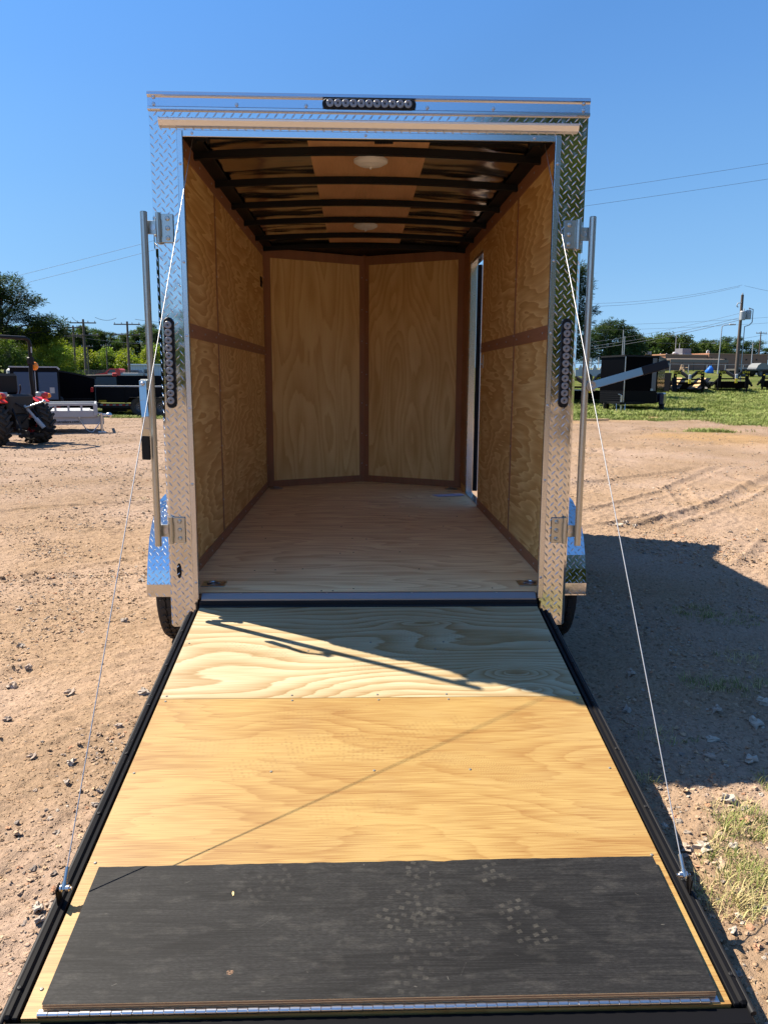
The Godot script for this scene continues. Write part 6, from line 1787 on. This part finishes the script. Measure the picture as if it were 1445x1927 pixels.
	one("wood_plank", nb().box(Vector3.ZERO, Vector3(0.85, 0.06, 0.14), 0.008), mat(0.40, 0.27, 0.15, 0.85), "short weathered plank lying where the dirt meets the grass", "plank", Vector3(8.05, ground_y(8.05, -23.0) + 0.05, -23.0), 0.06)
	# white rack trailer in the distance
	var R := thing("rack_trailer", "distant trailer with a row of white triangular braces", "trailer", Vector3(17.2, ground_y(17, -57) + 0.2, -57.0))
	put("bed", nb().bx(-0.6, 2.6, 0.5, 1.0, -1, 0), M.grey, R)
	for k in 5: put("brace", nb().prism(PackedVector2Array([Vector2(-0.4 + k * 0.55, 1.0), Vector2(0.0 + k * 0.55, 1.0), Vector2(-0.2 + k * 0.55, 1.42)]), -0.1, 0.0), M.white_paint, R)
	put("rail", nb().bx(-0.6, 2.6, 1.46, 1.52, -0.1, 0), M.grey, R)
	for k in 6: put("stake", nb().bx(-0.6 + k * 0.6, -0.55 + k * 0.6, 1.0, 1.95, -0.2, -0.15), M.white_paint, R)
	for x in [0.4, 1.4]: road_wheel(R, Vector3(x, 0.36, 0.0), 0.36, 0.2, Vector3(0, 0, 1), M.dark_rim)
	# brick school
	var bx0 := 43.0
	var brick := mat(0.23, 0.115, 0.070, 0.85)
	M.brick = brick
	var S := thing("school_building", "long low brick building with a flat roof behind the far lawn", "building", Vector3(43.2, 2.45, -107.4), deg_to_rad(20))
	put("wall", nb().bx(0, 7.6, 0, 2.30, -9, 0).bx(7.6, 19.0, 0, 2.55, -9, 0.3), brick, S)
	for k in 14: put("brick_course", nb().bx(0, 7.6, 0.16 * k + 0.13, 0.16 * k + 0.145, 0.001, 0.012), mat(0.36, 0.25, 0.18, 0.9) if k == 0 else (S.get_node("brick_course") as MeshInstance3D).material_override, S)
	put("parapet", nb().bx(-0.1, 7.6, 2.28, 2.45, -9.1, 0.08).bx(7.6, 19.1, 2.55, 2.68, -9.1, 0.36), mat(0.33, 0.17, 0.095, 0.8), S)
	put("roof", nb().bx(0, 19, 2.30, 2.32, -9, 0), mat(0.25, 0.24, 0.22, 0.8), S)
	put("window", nb().bx(0.4, 1.0, 0.75, 1.5, 0.002, 0.04), M.glass, S)
	for k in 5: put("drain_spout", nb().bx(8.6 + k * 2.0, 8.9 + k * 2.0, 1.75, 1.95, 0.301, 0.33), M.satin_black, S)
	put("downpipe", nb().rod(Vector3(8.1, 0, 0.36), Vector3(8.1, 2.1, 0.36), 0.06, 6), M.pole, S)
	var ac := nb().bx(4.8, 6.4, 2.45, 3.35, -3.5, -2.0, 0.03)
	var unit := put("roof_unit", ac, mat(0.12, 0.125, 0.145, 0.6), S)
	put("vent_hood", nb().bx(4.7, 6.5, 2.45, 2.6, -3.6, -1.9), M.grey, unit)
	put("exhaust_fan", nb().ball(Vector3(2.9, 2.62, -1.5), Vector3(0.32, 0.22, 0.3), 12, 8).box(Vector3(3.3, 2.55, -1.5), Vector3(0.3, 0.3, 0.3)), M.white_paint, S)
	put("exhaust_fan", nb().path([Vector3(8.4, 2.68, -1), Vector3(8.4, 3.0, -1), Vector3(8.6, 3.1, -1), Vector3(8.8, 3.0, -1), Vector3(8.8, 2.8, -1)], 0.1, 8), M.white_paint, S)
	put("roof_box", nb().bx(-0.9, 0.0, 2.45, 2.9, -4, -3), M.grey, S)
	for k in 6: put("vent_pipe", nb().rod(Vector3(0.8 + k * 1.1, 2.3, -2.0), Vector3(0.8 + k * 1.1, 2.62, -2.0), 0.09, 6), M.white_paint, S)
	var N := thing("walkway_canopy", "flat pale canopy on posts along the brick building", "canopy", Vector3(42.0, 2.40, -102.5), deg_to_rad(8))
	put("canopy_roof", nb().bx(0, 8.6, 1.55, 1.66, -1.6, 0.0).bar(Vector3(4.3, 1.68, -0.8), Vector3(4.3, 1.78, -1.9), 8.6, 0.05), mat(0.15, 0.115, 0.088, 0.8), N)
	put("fascia", nb().bx(0, 8.6, 1.25, 1.55, -0.05, 0.0), mat(0.16, 0.12, 0.095, 0.7), N)
	for k in 6: put("canopy_post", nb().rod(Vector3(0.05 + k * 1.7, 0, -0.05), Vector3(0.05 + k * 1.7, 1.55, -0.05), 0.05, 6), M.pole, N)
	# chain-link fence: posts and rails
	var F := thing("chain_link_fence", "thin chain link fence posts and rail across the far lawn", "fence", Vector3(35.5, 1.9, -92.0), deg_to_rad(12))
	for k in 8: put("fence_post", nb().rod(Vector3(k * 2.6, 0, 0), Vector3(k * 2.6, 1.35, 0), 0.035, 6), M.lampgrey, F)
	put("top_rail", nb().rod(Vector3(0, 1.33, 0), Vector3(18.2, 1.33, 0), 0.025, 6), M.lampgrey, F)
	# odds and ends before the school
	var tarp := nb()
	tarp.ball(Vector3(0, 0.38, 0), Vector3(0.42, 0.48, 0.36), 18, 12, 0.45, 12)
	one("blue_tarp", tarp, mat(0.02, 0.14, 0.52, 0.5), "bright blue tarp draped over something before the brick building", "tarp", Vector3(43.1, ground_y(43.1, -92.7) - 0.02, -92.7))
	var cone := thing("traffic_cone", "small orange traffic cone on the lawn before the brick building", "cone", Vector3(38.7, ground_y(38.7, -84.8), -84.8))
	put("base", nb().box(Vector3(0, 0.02, 0), Vector3(0.34, 0.04, 0.34), 0.01), mat(0.42, 0.12, 0.03, 0.6), cone)
	put("cone_body", nb().lathe([Vector2(0.13, 0.04), Vector2(0.03, 0.55), Vector2(0, 0.55)], 14), mat(0.50, 0.15, 0.04, 0.6), cone)
	put("collar", nb().lathe([Vector2(0.092, 0.25), Vector2(0.068, 0.36)], 14), M.white_paint, cone)
	var ben := thing("lawn_chair", "tan wooden lawn chair by the canopy of the brick building", "chair", Vector3(40.8, ground_y(40.8, -95.0) + 0.05, -95.0), 0.3)
	var tanw := mat(0.40, 0.27, 0.16, 0.8)
	put("seat", nb().bx(-0.35, 0.35, 0.36, 0.42, -0.3, 0.35), tanw, ben)
	put("backrest", nb().prism(PackedVector2Array([Vector2(-0.28, 0.4), Vector2(0.28, 0.4), Vector2(0.2, 0.9), Vector2(0, 1.0), Vector2(-0.2, 0.9)]), -0.34, -0.28), tanw, ben)
	for s in [-0.33, 0.33]:
		put("leg", nb().bx(s - 0.04, s + 0.04, 0, 0.42, 0.28, 0.35), tanw, ben)
		put("leg", nb().bx(s - 0.04, s + 0.04, 0, 0.42, -0.34, -0.27), tanw, ben)
		put("armrest", nb().bx(s - 0.06, s + 0.06, 0.56, 0.60, -0.3, 0.38), tanw, ben)
	var tk := thing("work_truck", "dark flatbed work truck with a pale rounded cap near the utility pole", "truck", Vector3(42.6, ground_y(42.6, -81.0), -81.0), 0.1)
	put("flatbed", nb().bx(-2.6, 1.2, 0.62, 0.80, -0.9, 0.9, 0.02), mat(0.06, 0.055, 0.045, 0.7), tk)
	put("cap", nb().prism(PackedVector2Array([Vector2(-0.2, 0.80), Vector2(1.35, 0.80), Vector2(1.25, 1.22), Vector2(0.9, 1.42), Vector2(0.35, 1.44), Vector2(0.0, 1.2)]), -0.85, 0.85), mat(0.15, 0.155, 0.15, 0.5), tk)
	put("side_rail", nb().bx(-2.6, -0.2, 0.86, 0.92, 0.82, 0.88), M.grey, tk)
	put("chassis", nb().bx(-2.4, 1.5, 0.4, 0.62, -0.6, 0.6), M.satin_black, tk)
	for x in [-1.6, 0.4]:
		for z in [0.8, -0.8]: road_wheel(tk, Vector3(x, 0.38, z), 0.38, 0.25, Vector3(0, 0, 1), M.dark_rim)
	one("storage_container", nb().bx(-0.9, 3.0, 0, 0.85, -2, 0, 0.02), mat(0.05, 0.065, 0.09, 0.6), "dark blue storage container beside the work truck", "container", Vector3(47.0, ground_y(47, -86.5), -86.5))

func build_poles() -> void:
	pole("nearest utility pole of the left row with twin crossarms", -26.6, -74.4, 5.85, [[5.5, 2.5], [4.35, 2.9]], 0.14)
	pole("leaning utility pole with one top crossarm left of the twin arm pole", -29.4, -79.5, 5.5, [[5.3, 2.3], [4.4, 1.8]], 0.13)
	pole("utility pole with two crossarms standing above the grey metal building", -23.85, -79.4, 5.95, [[5.65, 2.7], [4.6, 2.7]], 0.14)
	pole("slender far pole in front of the light green trees", -38.0, -109.0, 4.0, [[3.8, 1.6]], 0.09)
	pole("slender far pole above the red pickup truck", -35.4, -109.0, 4.3, [[3.9, 1.4]], 0.09)
	var t := pole("dark utility pole with two grey transformers by the gooseneck trailers", 34.3, -67.6, 7.6, [], 0.17)
	var can := nb().lathe([Vector2(0, 0), Vector2(0.24, 0), Vector2(0.25, 0.05), Vector2(0.25, 0.72), Vector2(0.20, 0.80), Vector2(0, 0.80)], 18)
	for p in [Vector3(-0.05, 5.35, 0.42), Vector3(0.62, 5.45, 0.1)]:
		var tr := put("transformer", can, M.lampgrey, t)
		tr.position = p
		put("bushing", nb().rod(Vector3(0.08, 0.8, 0), Vector3(0.1, 1.0, 0), 0.04, 6), M.grey, tr)
	put("conduit", nb().path([Vector3(0.32, 0, 0.2), Vector3(0.32, 4.8, 0.2), Vector3(0.75, 4.95, 0.2), Vector3(0.98, 5.2, 0.2), Vector3(0.98, 6.3, 0.2), Vector3(0.6, 6.45, 0.1)], 0.045, 6), M.lampgrey, t)
	put("cutout", nb().path([Vector3(-0.1, 6.9, 0.1), Vector3(-0.42, 6.85, 0.1), Vector3(-0.5, 6.6, 0.1), Vector3(-0.36, 6.5, 0.1)], 0.05, 6), M.grey, t)
	put("pole_top_pin", nb().rod(Vector3(0, 7.5, 0), Vector3(0, 7.75, 0), 0.05, 6), M.grey, t)
	lamp_post("tall street lamp standing on the lawn before the brick building", 42.4, -89.0, 5.75, 1.0)
	lamp_post("small far street lamp above the brick building's roof", 62.2, -137.0, 4.6, 0.7)
	for q in [["thin grey pole rising above the black cargo trailer's roof", 33.7, -97.5, 5.4], ["thinner grey pole right beside the other one above the black cargo trailer", 34.15, -98.2, 4.6], ["grey pole over the left end of the brick building", 48.4, -117.0, 5.2], ["short grey pole next to the pole over the brick building's left end", 49.2, -117.5, 3.9], ["grey pole before the right part of the brick building", 43.1, -82.5, 3.7]]:
		one("steel_pole", nb().rod(Vector3.ZERO, Vector3(0, q[3], 0), 0.065, 8, 0.05), M.lampgrey, q[0], "pole", Vector3(q[1], ground_y(q[1], q[2]) - 0.1, q[2]))
	pole("far utility pole in the tree line right of the transformers", 66.6, -127.0, 6.2, [[5.9, 1.8]], 0.12)
	# wires
	wire("upper wire crossing the sky left of the trailer", Vector3(-44, 4.9, -59.5), Vector3(-6.0, 14.4, -59.6), 0.3)
	wire("lower wire crossing the sky left of the trailer", Vector3(-44, 4.2, -59.4), Vector3(-6.0, 13.7, -59.5), 0.3)
	wire("upper wire crossing the sky right of the trailer", Vector3(8, 12.35, -48.8), Vector3(34, 16.4, -48.7), 0.1, 0.010)
	wire("lower wire crossing the sky right of the trailer", Vector3(8, 11.45, -48.7), Vector3(34, 15.4, -48.6), 0.1, 0.010)
	wire("top wire between the twin arm pole and the pole over the metal building", Vector3(-25.4, 7.0, -74.3), Vector3(-24.9, 7.3, -79.3), 0.25, 0.02)
	wire("wire from the leaning pole to the twin arm pole", Vector3(-28.4, 6.9, -79.4), Vector3(-27.6, 7.0, -74.3), 0.2, 0.02)
	wire("lower wire to the pole over the metal building", Vector3(-25.3, 5.75, -74.3), Vector3(-22.7, 6.15, -79.3), 0.35, 0.02)
	wire("wire running on right from the pole over the metal building", Vector3(-23.0, 7.2, -79.3), Vector3(-12, 7.1, -80), 0.4, 0.02)
	wire("long sagging wire under the crossarms of the left poles", Vector3(-27.0, 5.1, -74.3), Vector3(-12, 5.3, -80), 0.6, 0.02)
	wire("wire running off left from the leaning pole", Vector3(-30.3, 6.6, -79.4), Vector3(-46, 4.0, -72), 0.4, 0.02)
	wire("topmost wire to the transformer pole", Vector3(20, 8.55, -73), Vector3(34.2, 9.75, -67.6), 0.5)
	wire("second wire to the transformer pole's top", Vector3(20, 8.25, -73), Vector3(34.0, 9.6, -67.6), 0.5)
	wire("wire from the transformer pole's top running off right", Vector3(34.4, 9.7, -67.6), Vector3(46, 8.3, -64), 0.5)
	wire("level wire crossing behind the transformer pole", Vector3(20, 6.9, -80), Vector3(52, 8.6, -76), 0.4)
	wire("second level wire crossing behind the transformer pole", Vector3(20, 6.4, -80), Vector3(52, 8.0, -76), 0.4)
	wire("upper sloping wire under the transformers", Vector3(22, 4.9, -78), Vector3(34.2, 7.3, -67.6), 0.3)
	wire("middle sloping wire under the transformers", Vector3(22, 4.5, -78), Vector3(34.2, 6.9, -67.6), 0.3, 0.016)
	wire("thick lowest sloping wire under the transformers", Vector3(22, 4.2, -78), Vector3(34.2, 6.7, -67.6), 0.3, 0.02)
	wire("far wire over the brick building's roof", Vector3(46, 7.0, -120), Vector3(68, 8.9, -127), 0.6, 0.02)
